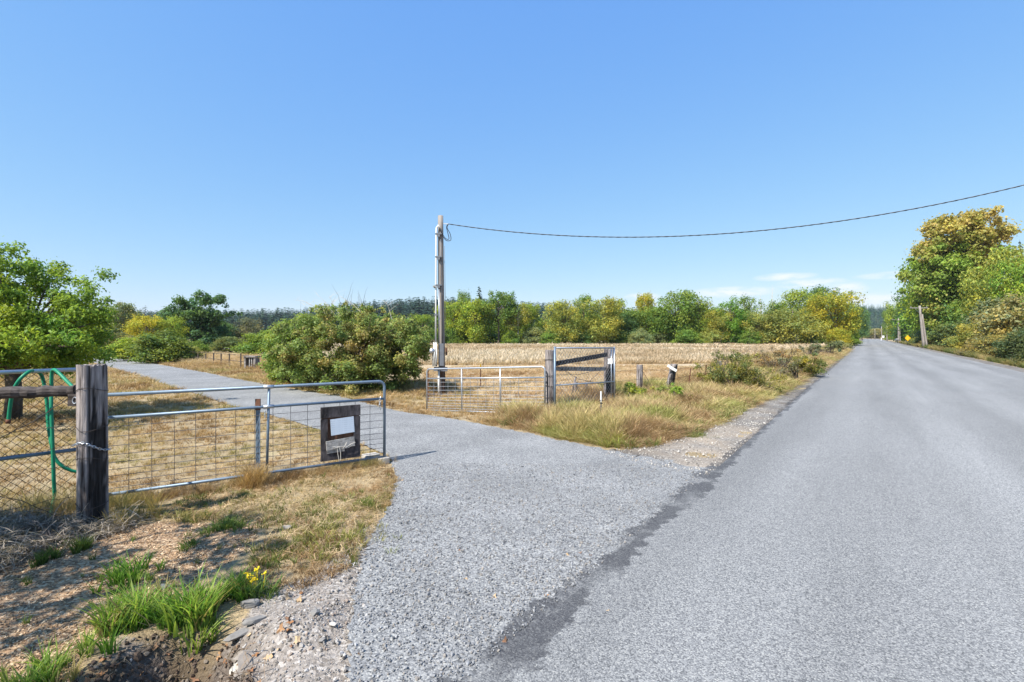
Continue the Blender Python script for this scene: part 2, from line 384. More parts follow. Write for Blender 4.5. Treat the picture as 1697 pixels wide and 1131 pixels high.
CHIPS = poly((-400, 915), (0, 905), (140, 890), (260, 868), (420, 868), (430, 905), (345, 960), (240, 1010), (130, 1090), (100, 1180))
CHIPS = np.vstack([CHIPS, [(-1.7, 1.0), (-1.5, -3), (-9, -3), (-9, 4.2)]])
DIRT = poly((395, 1030), (430, 985), (520, 955), (580, 905), (600, 880), (700, 830), (700, 1300))
DIRT = np.vstack([DIRT, [(-.2, -3), (-1.9, -3), (-1.95, 2.2)], poly((200, 1060), (330, 1060))])
FIELD = np.array([G(700, 600)[:2], G(748, 640)[:2], G(905, 668)[:2], G(1060, 652)[:2], G(1190, 625)[:2], G(1290, 598)[:2], G(1385, 577)[:2], (78, 112), (-6, 112), (-12, 60)])

xs = np.unique(np.r_[np.arange(-7, 4, 0.075), np.arange(-16, 16, 0.3), np.arange(-60, 90, 2.5), np.linspace(-420, 620, 40), (-1500, -900, 900, 1500, 2500)])
ys = np.unique(np.r_[np.arange(1.4, 9, 0.075), np.arange(-3, 20, 0.3), np.arange(-20, 130, 2.5), np.linspace(130, 900, 40), (-900, -300, -60, 1500, 2500)])
xs = xs[np.r_[True, np.diff(xs) > 0.02]]; ys = ys[np.r_[True, np.diff(ys) > 0.02]]
X, Y = np.meshgrid(xs, ys); P = np.c_[X.ravel(), Y.ravel()]
zz = gh(P) - np.where(gravel_dist(P) < 0.15, 0.012, 0)
i, j = np.meshgrid(np.arange(len(xs) - 1), np.arange(len(ys) - 1)); k0 = (j * len(xs) + i).ravel()
F = np.c_[k0, k0 + 1, k0 + 1 + len(xs), k0 + len(xs)]
def soft(pg, wd=0.25): return np.clip(0.5 - sdist(P, pg) / wd, 0, 1)
mask = np.c_[soft(CHIPS), soft(DIRT), soft(FIELD, 2.0)]
DARK_SOIL = poly((120, 1120), (170, 1085), (235, 1055), (330, 1036), (392, 1040), (414, 1075), (424, 1131), (430, 1250), (180, 1250))  # dark brown soil and leaf litter left of the culvert
pit_shade = np.exp(-(((P[:, 0] - PIT[0]) / 0.40) ** 2 + ((P[:, 1] - PIT[1]) / 0.36) ** 2))  # painted darkness standing in for the shade inside the culvert pit
m, t, b = newmat('dry_ground'); g = NG(t); v = g.coord()
sp = g.n('ShaderNodeSeparateColor'); t.links.new(g.attr('mask'), sp.inputs[0])
n1 = g.noise(v, 1.1, 6, 0.6); n2 = g.noise(v, 22, 5, 0.6); n3 = g.noise(v, 0.13, 4)
grass = g.ramp(n1, [(0.30, (.16, .125, .065)), (0.45, (.29, .215, .115)), (0.62, (.40, .31, .18)), (0.8, (.30, .27, .13))])
grass = g.mix(g.rng(n2, .3, .7, 0, .55), grass, (.14, .105, .065)); grass = g.mix(g.rng(g.noise(v, 75, 4, .7), .45, .7, 0, .6), grass, (.52, .42, .27))
chv = g.coord((1, 1.6, 1)); cc = g.voro(chv, 42, 'Color'); s2 = g.n('ShaderNodeSeparateColor'); t.links.new(cc, s2.inputs[0])
chips = g.ramp(s2.outputs[0], [(0.0, (.11, .070, .042)), (0.3, (.25, .155, .085)), (0.7, (.40, .265, .15)), (1.0, (.55, .425, .28))])
chips = g.mix(g.rng(n1, .35, .7, 0, .5), chips, (.26, .17, .11))
dc = g.voro(v, 50, 'Color'); s3 = g.n('ShaderNodeSeparateColor'); t.links.new(dc, s3.inputs[0])
dirt = g.ramp(s3.outputs[0], [(0.0, (.13, .115, .10)), (0.5, (.27, .245, .22)), (0.85, (.36, .33, .30)), (1.0, (.52, .49, .45))])
dirt = g.mix(g.rng(n1, .4, .65, 0, .6), dirt, (.25, .21, .175))
field = g.mix(g.rng(n3, .3, .7), (.38, .29, .18), (.47, .38, .26))
field = g.mix(g.rng(g.noise(v, 1.5, 5), .4, .7, 0, .4), field, (.33, .25, .15))
dn = g.math('MULTIPLY', g.math('SUBTRACT', g.noise(v, 5, 5), 0.5), 1.2)
def edge(o): return g.rng(g.math('ADD', o, dn), 0.35, 0.65, smooth=True)
col = g.mix(edge(sp.outputs[0]), grass, chips); col = g.mix(edge(sp.outputs[1]), col, dirt); col = g.mix(sp.outputs[2], col, field)
col = g.mix(g.attr('soil_and_shade', out='Fac'), col, (.055, .036, .025))  # dark soil tone, with the shade of the pit painted into it
g.set(b, 'Base Color', col); g.bump(b, g.math('ADD', n2, g.math('MULTIPLY', g.noise(v, 70, 3), .5)), 0.8, 0.03)
M['ground'] = m
tag(link('ground', mesh_np('ground', np.c_[P, zz], F, m, {'mask': ('FLOAT_COLOR', mask), 'soil_and_shade': ('FLOAT', np.clip(np.maximum(pit_shade * 1.4 - .2, np.clip(.5 - sdist(P, DARK_SOIL) / .2, 0, 1) * (.62 + .5 * vnoise(P[:, 0], P[:, 1], .18, 8))), 0, 1))}, smooth=True)), kind='structure')

def strip(name, A, Bb, n, mcount, z0, mat, jit=0.05, jb=None, bumpy=0.0):
    A = densify(A, n); Bb = densify(Bb, n); jb = jit if jb is None else jb
    t_ = np.linspace(0, 1, mcount)
    V = A[:, None, :] * (1 - t_)[None, :, None] + Bb[:, None, :] * t_[None, :, None]
    V[1:-1, 0] += R.uniform(-jit, jit, (n - 2, 2)); V[1:-1, -1] += R.uniform(-jb, jb, (n - 2, 2))
    V = V.reshape(-1, 2)
    zed = height(V[:, 0], V[:, 1]) + z0
    if bumpy:
        e = np.minimum(np.minimum(np.tile(t_, n), 1 - np.tile(t_, n)) * 4, np.repeat(np.minimum(np.arange(n), np.arange(n)[::-1]), mcount) / 40)
        zed = zed + (vnoise(V[:, 0], V[:, 1], .6, 5) - .45) * bumpy * np.clip(e, 0, 1)
    a, c = np.meshgrid(np.arange(mcount - 1), np.arange(n - 1)); q = (c * mcount + a).ravel()
    f = np.c_[q, q + 1, q + mcount + 1, q + mcount]
    me = mesh_np(name, np.c_[V, zed], f, mat, smooth=True)
    nrm = np.cross(np.r_[V[f[0][1]] - V[f[0][0]], 0], np.r_[V[f[0][3]] - V[f[0][0]], 0])
    if nrm[2] < 0: me.flip_normals()
    return tag(link(name, me), kind='structure')
strip('driveway', DL, DR, 420, 26, 0.010, M['drive'], 0.028, 0.06)
rt = np.r_[np.linspace(-20, 40, 40), np.linspace(45, 460, 60)]
strip('road', np.array([road_pt(t_, SEAM) for t_ in rt]), np.array([road_pt(t_, REDGE) for t_ in rt]), 300, 12, 0.018, M['road'], 0.0, 0.03)
strip('road_shoulder', SHI, SHO, 300, 14, 0.005, M['shoulder'], 0.0, 0.09, 0.10)
strip('far_road_shoulder', np.array([road_pt(t_, REDGE) for t_ in rt]), np.array([road_pt(t_, REDGE - 0.85) for t_ in rt]), 500, 4, 0.010, M['shoulder'], 0.0, 0.1)
# ------------------------------------------------------------------ timber posts
def timber(name, base, h, r, mat, label=None, cat=None, group=None, square=2.0, lean=(0, 0), rz=0.0, dark=None, parent=None, taper=0.05, n=36, groove=0.06, seed=None, below=0.12):
    """a weathered post: grooved all round, top uneven; dark = (angle, half width, up to height) of a charred split"""
    rr = np.random.default_rng(seed if seed is not None else int(R.integers(1e6)))
    k = 22; an = np.arange(n) / n * 2 * math.pi
    zs = np.r_[-below, np.linspace(0, h, k - 1)]
    gro = rr.normal(0, 1, n) * groove * r; gro[rr.random(n) < .18] -= groove * r * 2.2
    v = []; lv = []
    rad = r / (np.abs(np.cos(an)) ** square + np.abs(np.sin(an)) ** square) ** (1 / square) if square != 2 else np.full(n, r)
    for i, z in enumerate(zs):
        t_ = max(z, 0) / h; wob = rr.normal(0, 0.012 * r, n)
        q = rad * (1 - taper * t_) + gro * (0.5 + 0.5 * math.sin(t_ * 3 + 1)) + wob
        lvl = np.ones(n) * (0.85 + 0.25 * rr.random(n))
        if dark:
            for (a0, hw, z0, z1) in dark:
                dz = np.abs((an - a0 + math.pi) % (2 * math.pi) - math.pi)
                ins = (dz < hw * (0.75 + 0.5 * rr.random())) & (z > z0) & (z < z1)
                q = np.where(ins, q - 0.10 * r, q); lvl = np.where(ins, 0.16, lvl)
        x = np.cos(an + rz) * q + lean[0] * t_; y = np.sin(an + rz) * q + lean[1] * t_
        zz_ = np.full(n, z) + (rr.normal(0, 0.05 * r, n) if i == k - 1 else 0)
        v += list(np.c_[x, y, zz_]); lv += list(lvl)
    f = [(i * n + q, i * n + (q + 1) % n, (i + 1) * n + (q + 1) % n, (i + 1) * n + q) for i in range(k - 1) for q in range(n)]
    o0 = len(v); v.append((lean[0], lean[1], h - 0.03 * r)); lv.append(0.8)
    f += [((k - 1) * n + q, (k - 1) * n + (q + 1) % n, o0) for q in range(n)]
    lv = np.array(lv); me = mesh_np(name, v, f, mat, {'lv': ('FLOAT_COLOR', np.c_[lv, lv, lv])})
    o = link(name, me, parent, base if parent is None else local(parent, base))
    return tag(o, label, cat, group)
def ground3(p): p = np.array(p, float); return np.array([p[0], p[1], float(gh(p[None, :2])[0])])

# left gate post -------------------------------------------------------------------------------
PB = ground3(G(152, 878)); HP = Z(605, 4.76) - PB[2]
left_post = timber('gate_post', PB, HP, 0.108, M['post'], 'thick weathered timber gate post with a dark split front and a chain round it', 'post',
                   square=5.0, rz=0.966, dark=[(-1.62, .24, .0, 1.16), (-1.22, .42, .0, 1.02), (-1.66, .11, 1.1, 1.40), (-1.95, .07, .3, 1.62)], groove=0.07, seed=5, taper=0.02, n=44)
for z in (1.37, .99, .70, .24):
    a = np.linspace(0, 2 * math.pi, 25); q = 0.112 / (np.abs(np.cos(a)) ** 5 + np.abs(np.sin(a)) ** 5) ** .2
    MB().tube(np.c_[np.cos(a + .966) * q, np.sin(a + .966) * q, z + 0.02 * np.sin(a * 2 + z * 9)], 0.0028, 5).build('wire_wrap', M['oldwire'], left_post)

def chain(name, pts, lab, r=0.0035, L=0.034, parent=None):
    mb = MB(); pts = np.array(pts, float); s = np.r_[0, np.cumsum(np.linalg.norm(np.diff(pts, axis=0), axis=1))]
    n = max(3, int(s[-1] / (L * 0.72)))
    for i in range(n):
        q = [np.interp((i + e) / n * s[-1], s, pts[:, k]) for e in (.5,) for k in range(3)]
        q0 = np.array([np.interp(max(0, (i / n) * s[-1]), s, pts[:, k]) for k in range(3)]); q1 = np.array([np.interp(min(1, (i + 1) / n) * s[-1], s, pts[:, k]) for k in range(3)])
        d = q1 - q0; d /= np.linalg.norm(d); u = np.cross(d, (0.3, 0.2, 1)); u /= np.linalg.norm(u); b_ = np.cross(d, u)
        if i % 2: u = b_
        a = np.linspace(0, 2 * math.pi, 11)
        mb.tube(np.array(q) + np.cos(a)[:, None] * d * L / 2 + np.sin(a)[:, None] * u * L * .28, r, 4, cap=False)
    o = mb.build(name, M['galv'], parent)
    if lab: tag(o, lab, 'chain')
    return o
cz = 0.86
chain('gate_chain', [PB + p for p in ((-.10, -.10, cz - .03), (-.02, -.13, cz + .0), (.03, -.135, cz + .01), (.08, -.10, cz - .03), (.12, -.05, cz - .07), (.135, .0, cz - .09), (.14, .06, cz - .095))],
      'small steel chain slung across the front of the thick left gate post')

# mesh gates ------------------------------------------------------------------------------------
def on_line(px, a, b):
    """where the sight line at column px meets the vertical plane through a and b: t along a-b"""
    u = (px - CX) / FOC; d = b - a
    return (u * a[1] - a[0]) / (d[0] - u * d[1])
def wires(root, name, mat, segs, r):
    for a, b in segs: MB().tube([local(root, a), local(root, (np.array(a) + np.array(b)) / 2 + R.uniform(-.004, .004, 3)), local(root, b)], r, 4, cap=False).build(name, mat, root)
def gate(name, A, B, zbA, zbB, ztA, ztB, zmf, braces, round_a, label, mat, vcount, hz, group, wr=0.0034):
    root = empty(name, (A[0], A[1], 0), label, 'gate', group)
    A2 = np.array([A[0], A[1]]); B2 = np.array([B[0], B[1]])
    def P_(t, f):
        p = A2 + (B2 - A2) * t; zb = zbA + (zbB - zbA) * t; zt = ztA + (ztB - ztA) * t
        return np.array([p[0], p[1], zb + (zt - zb) * f])
    L = np.linalg.norm(B2 - A2); rc = 0.09
    lo = lambda p: local(root, p)
    def corner(t0, sgn):
        c = []
        for a in np.linspace(0, math.pi / 2, 7):
            c.append(lo(P_(t0 - sgn * rc / L * (1 - math.sin(a)), 1) - np.array([0, 0, rc * (1 - math.cos(a))])))
        return c
    top = []
    if round_a: top += [lo(P_(0, 0))] + corner(0, -1)[::-1]
    else: top += [lo(P_(0, 1))]
    top += corner(1, 1) + [lo(P_(1, 0))]
    MB().tube(top, 0.021, 12).build('top_rail_and_ends', mat, root, True)
    if not round_a: MB().tube([lo(P_(0, 0)), lo(P_(0, 1))], 0.021, 10).build('end_upright', mat, root, True)
    MB().tube([lo(P_(0, zmf)), lo(P_(1, zmf))], 0.019, 10).build('rail', mat, root, True)
    MB().tube([lo(P_(0, 0)), lo(P_(1, 0))], 0.019, 10).build('rail', mat, root, True)
    for t_, dt_ in braces: MB().tube([lo(P_(t_ + dt_, 0)), lo(P_(t_, 1))], 0.017, 10).build('upright', mat, root, True)
    wires(root, 'wire', M['gatewire'] if not round_a else M['galv'], [(P_(t_, 0.0), P_(t_, zmf)) for t_ in np.linspace(0, 1, vcount + 2)[1:-1]], wr)
    wires(root, 'wire', M['gatewire'] if not round_a else M['galv'], [(P_(0, zmf * h_), P_(1, zmf * h_)) for h_ in hz], wr)
    return root, P_
GA = at(178, 5.486); GB = at(637, 7.24); A_ext = GA + (GA - GB) * 0.075
hz = [.075, .155, .235, .32, .41, .51, .63, .75, .88]
lg, LGP = gate('farm_gate', A_ext, GB, .105, .10, 1.238, 1.231, .77, [(on_line(446, A_ext, GB), -0.008)], False,
               'long grey mesh farm gate standing open on the left, hung with a wooden sign board', M['galvblue'], 15, hz, 'pair of mesh farm gates across the drive')
tb = on_line(446, A_ext, GB)
for f in (1.0, .77):
    p0 = local(lg, LGP(tb - .02, f)); p1 = local(lg, LGP(tb + .015, f)); MB().tube([p0, p1], 0.026, 10).build('sleeve', M['galv'], lg, True)
chain('latch_chain', [local(lg, LGP(.985, .80)) + np.array([0, -.03, 0]), local(lg, LGP(.982, .72)) + np.array([0, -.035, 0]), local(lg, LGP(.984, .63)) + np.array([0, -.03, 0])], None, .005, .05, lg)
chain('latch_chain', [local(lg, LGP(tb - .012, .74)) + np.array([0, -.02, 0]), local(lg, LGP(tb - .012, .64)) + np.array([0, -.02, 0])], None, .003, .03, lg)

RA = at(707.5, 13.3); RB = at(903, 11.6)
rg, RGP = gate('farm_gate', RA, RB, -.125, .045, 1.003, 1.175, .77, [(on_line(765, RA, RB), 0.0), (on_line(829, RA, RB), 0.0)], True,
               'pale galvanised mesh gate with two inner uprights, standing open beyond the gravel drive', M['galv'], 14, hz, 'pair of mesh farm gates across the drive', 0.0045)

mt_, t_, b_ = newmat('printed_paper'); g = NG(t_); cd = g.n('ShaderNodeTexCoord'); sx_ = g.n('ShaderNodeSeparateXYZ'); t_.links.new(cd.outputs['Object'], sx_.inputs[0])
ln = g.math('SINE', g.math('MULTIPLY', sx_.outputs['Z'], 210.0)); nn_ = g.noise(g.coord((60, 60, 3)), 1.0, 4); st2 = g.noise(g.coord((9, 9, 9)), 1.0, 5)
f_ = g.math('MULTIPLY', g.rng(ln, .1, .7), g.rng(nn_, .45, .55)); cc_ = g.mix(g.math('MULTIPLY', f_, .30), g.mix(st2, (.50, .58, .68), (.60, .66, .74)), (.30, .36, .45))
g.set(b_, 'Base Color', cc_); b_.inputs['Roughness'].default_value = .3; M['paper'] = mt_
# sign board on the left gate --------------------------------------------------------------------
gd = (GB - A_ext); gd[2] = 0; gd /= np.linalg.norm(gd); gn = np.array([gd[1], -gd[0], 0])     # gn faces the camera side
def on_gate(px, f, off): return LGP(on_line(px, A_ext, GB), f) + gn * off
t0, t1 = on_line(530.5, A_ext, GB), on_line(595, A_ext, GB)
c0 = LGP((t0 + t1) / 2, 0) + gn * 0.034
zb0, zt0 = .165, .915
sb = empty('sign_board', (c0[0], c0[1], zb0), 'weathered brown notice board with a dark frame wired to the left gate', 'sign')
wS = np.linalg.norm(LGP(t1, 0) - LGP(t0, 0)); rot = np.array([gd, -gn, [0, 0, 1]]).T
def sbox(name, cx, cz_, w_, h_, off, th, mat, roll=0.0, j=0.004):
    cr, sr = math.cos(roll), math.sin(roll); rr = rot @ np.array([[cr, 0, -sr], [0, 1, 0], [sr, 0, cr]])
    p = rot @ np.array([cx, -off, cz_]); return MB().box(p, (w_, th, h_), rr, j).build(name, mat, sb)
hS = zt0 - zb0
sbox('back_board', 0, hS / 2, wS - .02, hS - .02, 0, .018, M['brown'])
sbox('frame_board', 0, hS - .075, wS, .15, .014, .03, M['blackwood'])
sbox('frame_board', 0, .085, wS, .17, .014, .03, M['blackwood'])
sbox('frame_board', -wS / 2 + .045, hS / 2, .09, hS - .325, .0145, .03, M['blackwood'])
sbox('frame_board', wS / 2 - .045, hS / 2, .09, hS - .325, .0145, .03, M['blackwood'])
sbox('paper_notice', .02, hS * .625, wS * .60, hS * .30, .03, .004, M['paper'], .06, .001)
pl = sbox('grey_plank', -.01, hS * .30, wS * .72, .13, .038, .02, M['greyplank'], .07)
sbox('grey_plank', -wS * .14, hS * .20, wS * .44, .085, .036, .016, M['greyplank'], .03)
mb = MB()
for pts in ([(-.10, .15), (-.02, .17), (.06, .145), (.14, .19), (.19, .20)], [(-.06, .16), (-.05, .06), (-.03, -.04)], [(-.03, .155), (-.015, .09), (-.01, -.03)], [(.02, .14), (.05, .175), (.07, .215)], [(-.12, .175), (-.05, .165), (.02, .13), (.10, .14), (.18, .185)]):
    mb.tube([rot @ np.array([x, -.055 - .008 * R.random(), z + .02]) for x, z in pts], 0.0038, 5)
mb.build('cord', M['cord'], sb)

# steel T post behind the left gate, paving blocks under its end -----------------------------------
def tpost(base, h, mat, label, group=None, lean=(0, 0), wd=0.036, cap=None, name='steel_post', cat='post'):
    o = empty(name, base, label, cat, group); top = np.array([lean[0], lean[1], h])
    mb = MB(); mb.beam((0, 0, -.2), top, wd, .006, up=(0, 1, 0)); mb.beam((0, .0165, -.2), top + (0, .0165, 0), .005, .026, up=(0, 1, 0))
    for i in range(int(h / .1)):
        z = .08 + i * .1
        if z < h - .03: mb.box((lean[0] * z / h, -.006 + lean[1] * z / h, z), (.014, .008, .03))
    mb.build('bar', mat, o)
    if cap: MB().beam(top - (0, 0, .14), top + (0, 0, .004), wd + .004, .02, up=(0, 1, 0)).build('painted_tip', cap, o)
    return o
tpost(at(427.5, 6.33), Z(662, 6.33), M['galvblue'], 'blue-grey steel post with a rusty tip standing upright against the left gate', wd=.06, cap=M['rust'])
for i, (px, py, sz, rz, lab) in enumerate(((614, 762, (.24, .15, .10), .75, 'pale flat concrete block lying in grass under the left gate end'),
                                          (634.5, 768, (.17, .11, .10), .62, 'darker squat concrete block carrying the end upright of the left gate'))):
    p = G(px, py); c_, s_ = math.cos(rz), math.sin(rz); mm = np.array([[c_, -s_, 0], [s_, c_, 0], [0, 0, 1]])
    me = MB().box((0, 0, sz[2] / 2), sz, mm, .006).build('paving_block', M['concrete'], None, loc=(p[0], p[1], -.01))
    bv = me.modifiers.new('edge_wear', 'BEVEL'); bv.width = .012; bv.segments = 2
    tag(me, lab, 'concrete block')

# chain link panels ----------------------------------------------------------------------------
def chainlink(root, p0, p1, z0, z1, dia, mat, r):
    mb = MB(); L = np.linalg.norm((p1 - p0)[:2]); H = z1 - z0; d = (p1 - p0) / np.linalg.norm(p1 - p0)
    for sg in (1, -1):
        x = -H if sg > 0 else 0
        while x < L + (0 if sg > 0 else H):
            a, b_ = (x, 0.0), (x + sg * H, H)
            pts = []
            for q in np.linspace(0, 1, 9):
                xx = a[0] + (b_[0] - a[0]) * q
                if -1e-6 <= xx <= L: pts.append((xx, a[1] + (b_[1] - a[1]) * q))
            if len(pts) > 1:
                mb.tube([local(root, [p0[0] + d[0] * u, p0[1] + d[1] * u + (.003 if sg > 0 else -.003), z0 + w_]) for u, w_ in pts], r, 4, cap=False)
            x += dia
    return tag(mb.build('chain_link', mat, root), kind='stuff')
q1 = at(140, 5.40); dv = np.array([-.68, -.73, 0]); q0 = q1 + dv * 2.6
cp = empty('chain_link_panel', (q1[0], q1[1], 0), 'chain link panel on steel pipes left of the thick post, a hose over it', 'fence')
for z, r_ in ((1.534, .021), (.650, .020)): MB().tube([local(cp, (q0[0], q0[1], z)), local(cp, (q1[0], q1[1], z))], r_, 10).build('rail', M['galv'] if z > 1 else M['galvblue'], cp, True)
for q in (q0, q1): MB().tube([local(cp, (q[0], q[1], -.1)), local(cp, (q[0], q[1], 1.55))], .021, 10).build('upright', M['galv'], cp, True)
chainlink(cp, q0, q1, .04, 1.52, .085, M['oldwire'], .0024)

w0 = at(919.5, 11.53); w1 = at(1018, 13.2)
wp = empty('chain_link_panel', (w0[0], w0[1], 0), 'square chain link panel in a pipe frame right of the pale gate', 'fence')
zt_ = (1.625, 1.587)
MB().tube([local(wp, (w0[0], w0[1], zt_[0])), local(wp, (w1[0], w1[1], zt_[1]))], .020, 10).build('rail', M['galv'], wp, True)
MB().tube([local(wp, (w0[0], w0[1], .735)), local(wp, (w1[0], w1[1], .665))], .019, 10).build('rail', M['galv'], wp, True)
MB().tube([local(wp, (w0[0], w0[1], -.1)), local(wp, (w0[0], w0[1], 1.66))], .028, 10).build('upright', M['galvblue'], wp, True)
MB().tube([local(wp, (w1[0], w1[1], 0.0)), local(wp, (w1[0], w1[1], 1.62))], .024, 10).build('upright', M['galv'], wp, True)
MB().tube([local(wp, at(1013, 13.1, z=.0)), local(wp, at(1013, 13.1, z=1.6))], .014, 8).build('upright', M['galv'], wp, True)
chainlink(wp, w0, w1, .05, 1.59, .115, M['wire'], .0034)

# dark rail, barbed wire and hose on the left ------------------------------------------------------
ra = at(126, 4.80, 648); rb = at(-60, 4.50, 654)
k = 14; pts = [ra + (rb - ra) * i / k + R.uniform(-.006, .006, 3) for i in range(k + 1)]
fr = empty('fence_rail', ra, 'dark weathered round rail nailed to the left gate post and running out of the picture', 'rail')
MB().tube([local(fr, p) for p in pts], .055 + R.uniform(-.006, .006, k + 1), 12).build('pole', M['darkwood'], fr)
MB().box(local(fr, at(123, 4.74, 664)), (.085, .05, .11), None, .012).build('cleat', M['darkwood'], fr)
pp = local(fr, at(124, 4.71, 664)); a = np.linspace(0, 6.28, 14)
MB().tube([pp + np.array([math.cos(q) * .022, 0, math.sin(q) * .030]) for q in a], .006, 5).build('ring', M['galv'], fr)

def barbed(pts, label, group=None, barbs=True, r=.0022, name='barbed_wire', spacing=.13):
    pts = np.array(pts, float); s = np.r_[0, np.cumsum(np.linalg.norm(np.diff(pts, axis=0), axis=1))]
    n = max(8, int(s[-1] / .06)); u = np.linspace(0, s[-1], n); q = np.c_[[np.interp(u, s, pts[:, k]) for k in range(3)]].T
    q = q + R.normal(0, .004, q.shape); mb = MB(); mb.tube(q, r, 4, cap=False)
    if barbs:
        for e in np.arange(.05, s[-1], spacing):
            c = np.array([np.interp(e, s, pts[:, k]) for k in range(3)])
            for _ in range(2):
                d = R.normal(size=3); d /= np.linalg.norm(d); mb.tube([c - d * .014, c + d * .014], .0014, 3, cap=False)
    return tag(mb.build(name, M['oldwire']), label, 'wire', group)
bg_ = 'barbed wire strands in front of the left panel'
barbed([at(124, 4.78, 706), at(60, 4.66, 712), at(0, 4.55, 719), at(-60, 4.5, 722)], 'upper barbed wire strand running left from the post between rail and pipe', bg_)
barbed([at(124, 4.78, 736), at(60, 4.7, 750), at(0, 4.55, 758), at(-60, 4.5, 764)], 'barbed wire strand sagging along the lower grey pipe on the left', bg_)
barbed([at(124, 4.78, 771), at(60, 4.66, 781), at(0, 4.55, 791), at(-60, 4.5, 795)], 'barbed wire strand just under the lower grey pipe on the left', bg_)
barbed([at(124, 4.78, 822), at(60, 4.66, 835), at(0, 4.55, 848), at(-60, 4.5, 853)], 'lowest barbed wire strand, near the hay left of the post', bg_)
barbed([at(112, 4.74, 661), at(60, 4.66, 696), at(0, 4.55, 727), at(-60, 4.5, 752)], 'twisted brace wire slanting down to the left from under the dark rail', bg_, False, .004)
barbed([at(-20, 4.5, 818), at(40, 4.6, 832), at(100, 4.7, 858), at(126, 4.78, 866)], 'slack wire slanting down to the right just above the hay', bg_, False, .003)

def smooth_pts(p, n=8):
    p = np.array(p, float); out = []
    for i in range(len(p) - 1):
        a, b_, c_, d = p[max(i - 1, 0)], p[i], p[i + 1], p[min(i + 2, len(p) - 1)]
        for q in np.arange(n) / n:
            out.append(.5 * ((2 * b_) + (-a + c_) * q + (2 * a - 5 * b_ + 4 * c_ - d) * q * q + (-a + 3 * b_ - 3 * c_ + d) * q ** 3))
    return np.array(out + [p[-1]])
hs = empty('garden_hose', at(60, 5.0, 620), 'green garden hose draped in loops over the chain link panel on the left', 'hose')
lp = lambda L_: [local(hs, p) for p in smooth_pts(L_)]
hp = [at(14, 4.93, 698), at(17, 4.93, 672), at(22, 4.92, 648), at(33, 4.93, 629), at(47, 5.0, 617), at(56, 5.12, 615), at(66, 5.2, 619), at(72, 5.25, 632), at(78, 5.25, 670), at(80, 5.22, 705), at(85, 5.18, 735), at(90, 5.18, 757), at(102, 5.2, 772), at(118, 5.25, 780), at(134, 5.3, 783)]
MB().tube(lp(hp), .0165, 10).build('hose_loop', M['hose'], hs, True)
hp = [at(122, 5.0, 643), at(108, 5.06, 629), at(96, 5.1, 617), at(90, 5.14, 613), at(86, 5.17, 618), at(85, 5.17, 645), at(85, 5.12, 680), at(87, 5.1, 730), at(89, 5.1, 790), at(90, 5.12, 822), at(86, 5.1, 842), at(83, 5.05, 858)]
MB().tube(lp(hp), .0165, 10).build('hose_loop', M['hose'], hs, True)
MB().tube([local(hs, at(14, 4.93, 695)), local(hs, at(13.5, 4.93, 702))], .021, 10).build('hose_end', M['rust'], hs, True)

# right gateway: posts, braces, broken stakes ------------------------------------------------------
timber('gate_post', ground3(at(911, 11.75)), Z(580, 11.75), .118, M['post'], 'round weathered grey post bound with wire between the pale gate and the chain link panel', 'post', seed=11, groove=.07)
gp = bpy.data.objects['gate_post.001']
for z in (1.34, .98, .72, .42):
    a = np.linspace(0, 6.283, 17); MB().tube(np.c_[np.cos(a) * .124, np.sin(a) * .124, z + .02 * np.sin(a + z * 7)], .006, 4).build('wire_wrap', M['oldwire'], gp)
b2 = ground3(at(1010, 13.75)); timber('corner_post', b2, Z(579, 13.75) - b2[2], .16, M['post'], 'broad dark corner post with an insulator behind the right end of the chain link panel', 'post', seed=14, groove=.08, dark=[(-1.6, .9, .0, 1.05)])
MB().box(local(bpy.data.objects['corner_post'], at(1011, 13.5, 599)), (.13, .06, .15), None, .01).build('insulator_plate', M['white'], bpy.data.objects['corner_post'])
for (pa, pb, lab, th, mt) in ((at(918, 11.9, 603.5), at(1006, 13.5, 588), 'dark plank slanting up across the top of the chain link panel', .115, 'darkwood'),
                             (at(919, 12.0, 611.5), at(1002, 13.5, 612), 'rough grey log rail across the middle of the chain link panel', .10, 'rail')):
    o = MB().beam(local_o := np.zeros(3), pb - pa, .05 if mt == 'darkwood' else .09, th, j=.004 if mt == 'darkwood' else .012, seg=8).build('brace_rail', M[mt], None, loc=pa); tag(o, lab, 'rail')
for z0_, z1_, lab in ((1.18, .55, 'wire slanting down to the right from the post behind the chain link panel'), (.95, 1.02, 'wire stretched level just below the log rail of the panel')):
    barbed([at(921, 11.95, z=z0_), at(960, 12.6, z=(z0_ + z1_) / 2 - .08), at(1002, 13.5, z=z1_)], lab, 'wires behind the chain link panel', False, .006, 'fence_wire')
barbed([at(998, 13.5, z=.98), at(975, 13.4, z=.62), at(955, 13.3, z=.2)], 'wire slanting down to the left from the dark corner post', 'wires behind the chain link panel', False, .006, 'fence_wire')
sg_ = 'broken stakes in the tall grass behind the panel'
for px, py0, dd, r_, ln, lab in ((945, 622, 14.6, .03, (.17, 0), 'thin stick leaning to the right in tall grass behind the panel'), (952.5, 630, 14.2, .05, (.04, 0), 'thickest broken stake in the grass behind the panel'),
                             (961, 640, 14.8, .035, (-.05, .0), 'shortest broken stake in the grass behind the panel'), (974.5, 632, 14.4, .042, (-.06, 0), 'broken stake nearest the dark corner post behind the panel')):
    timber('broken_stake', ground3(at(px, dd)), Z(py0, dd), r_, M['post'], lab, 'stake', sg_, lean=ln, n=12, groove=.1)
st = tpost(ground3(at(996, 10.75)), Z(660, 10.75) , M['boxgrey'], 'thin dark stake with a white reflector tip in grass before the panel', wd=.03, name='marker_stake', cat='marker')
MB().tube([(0, 0, Z(662, 10.75)), (0, 0, Z(645, 10.75))], .017, 10).build('reflector_tip', M['white'], st)
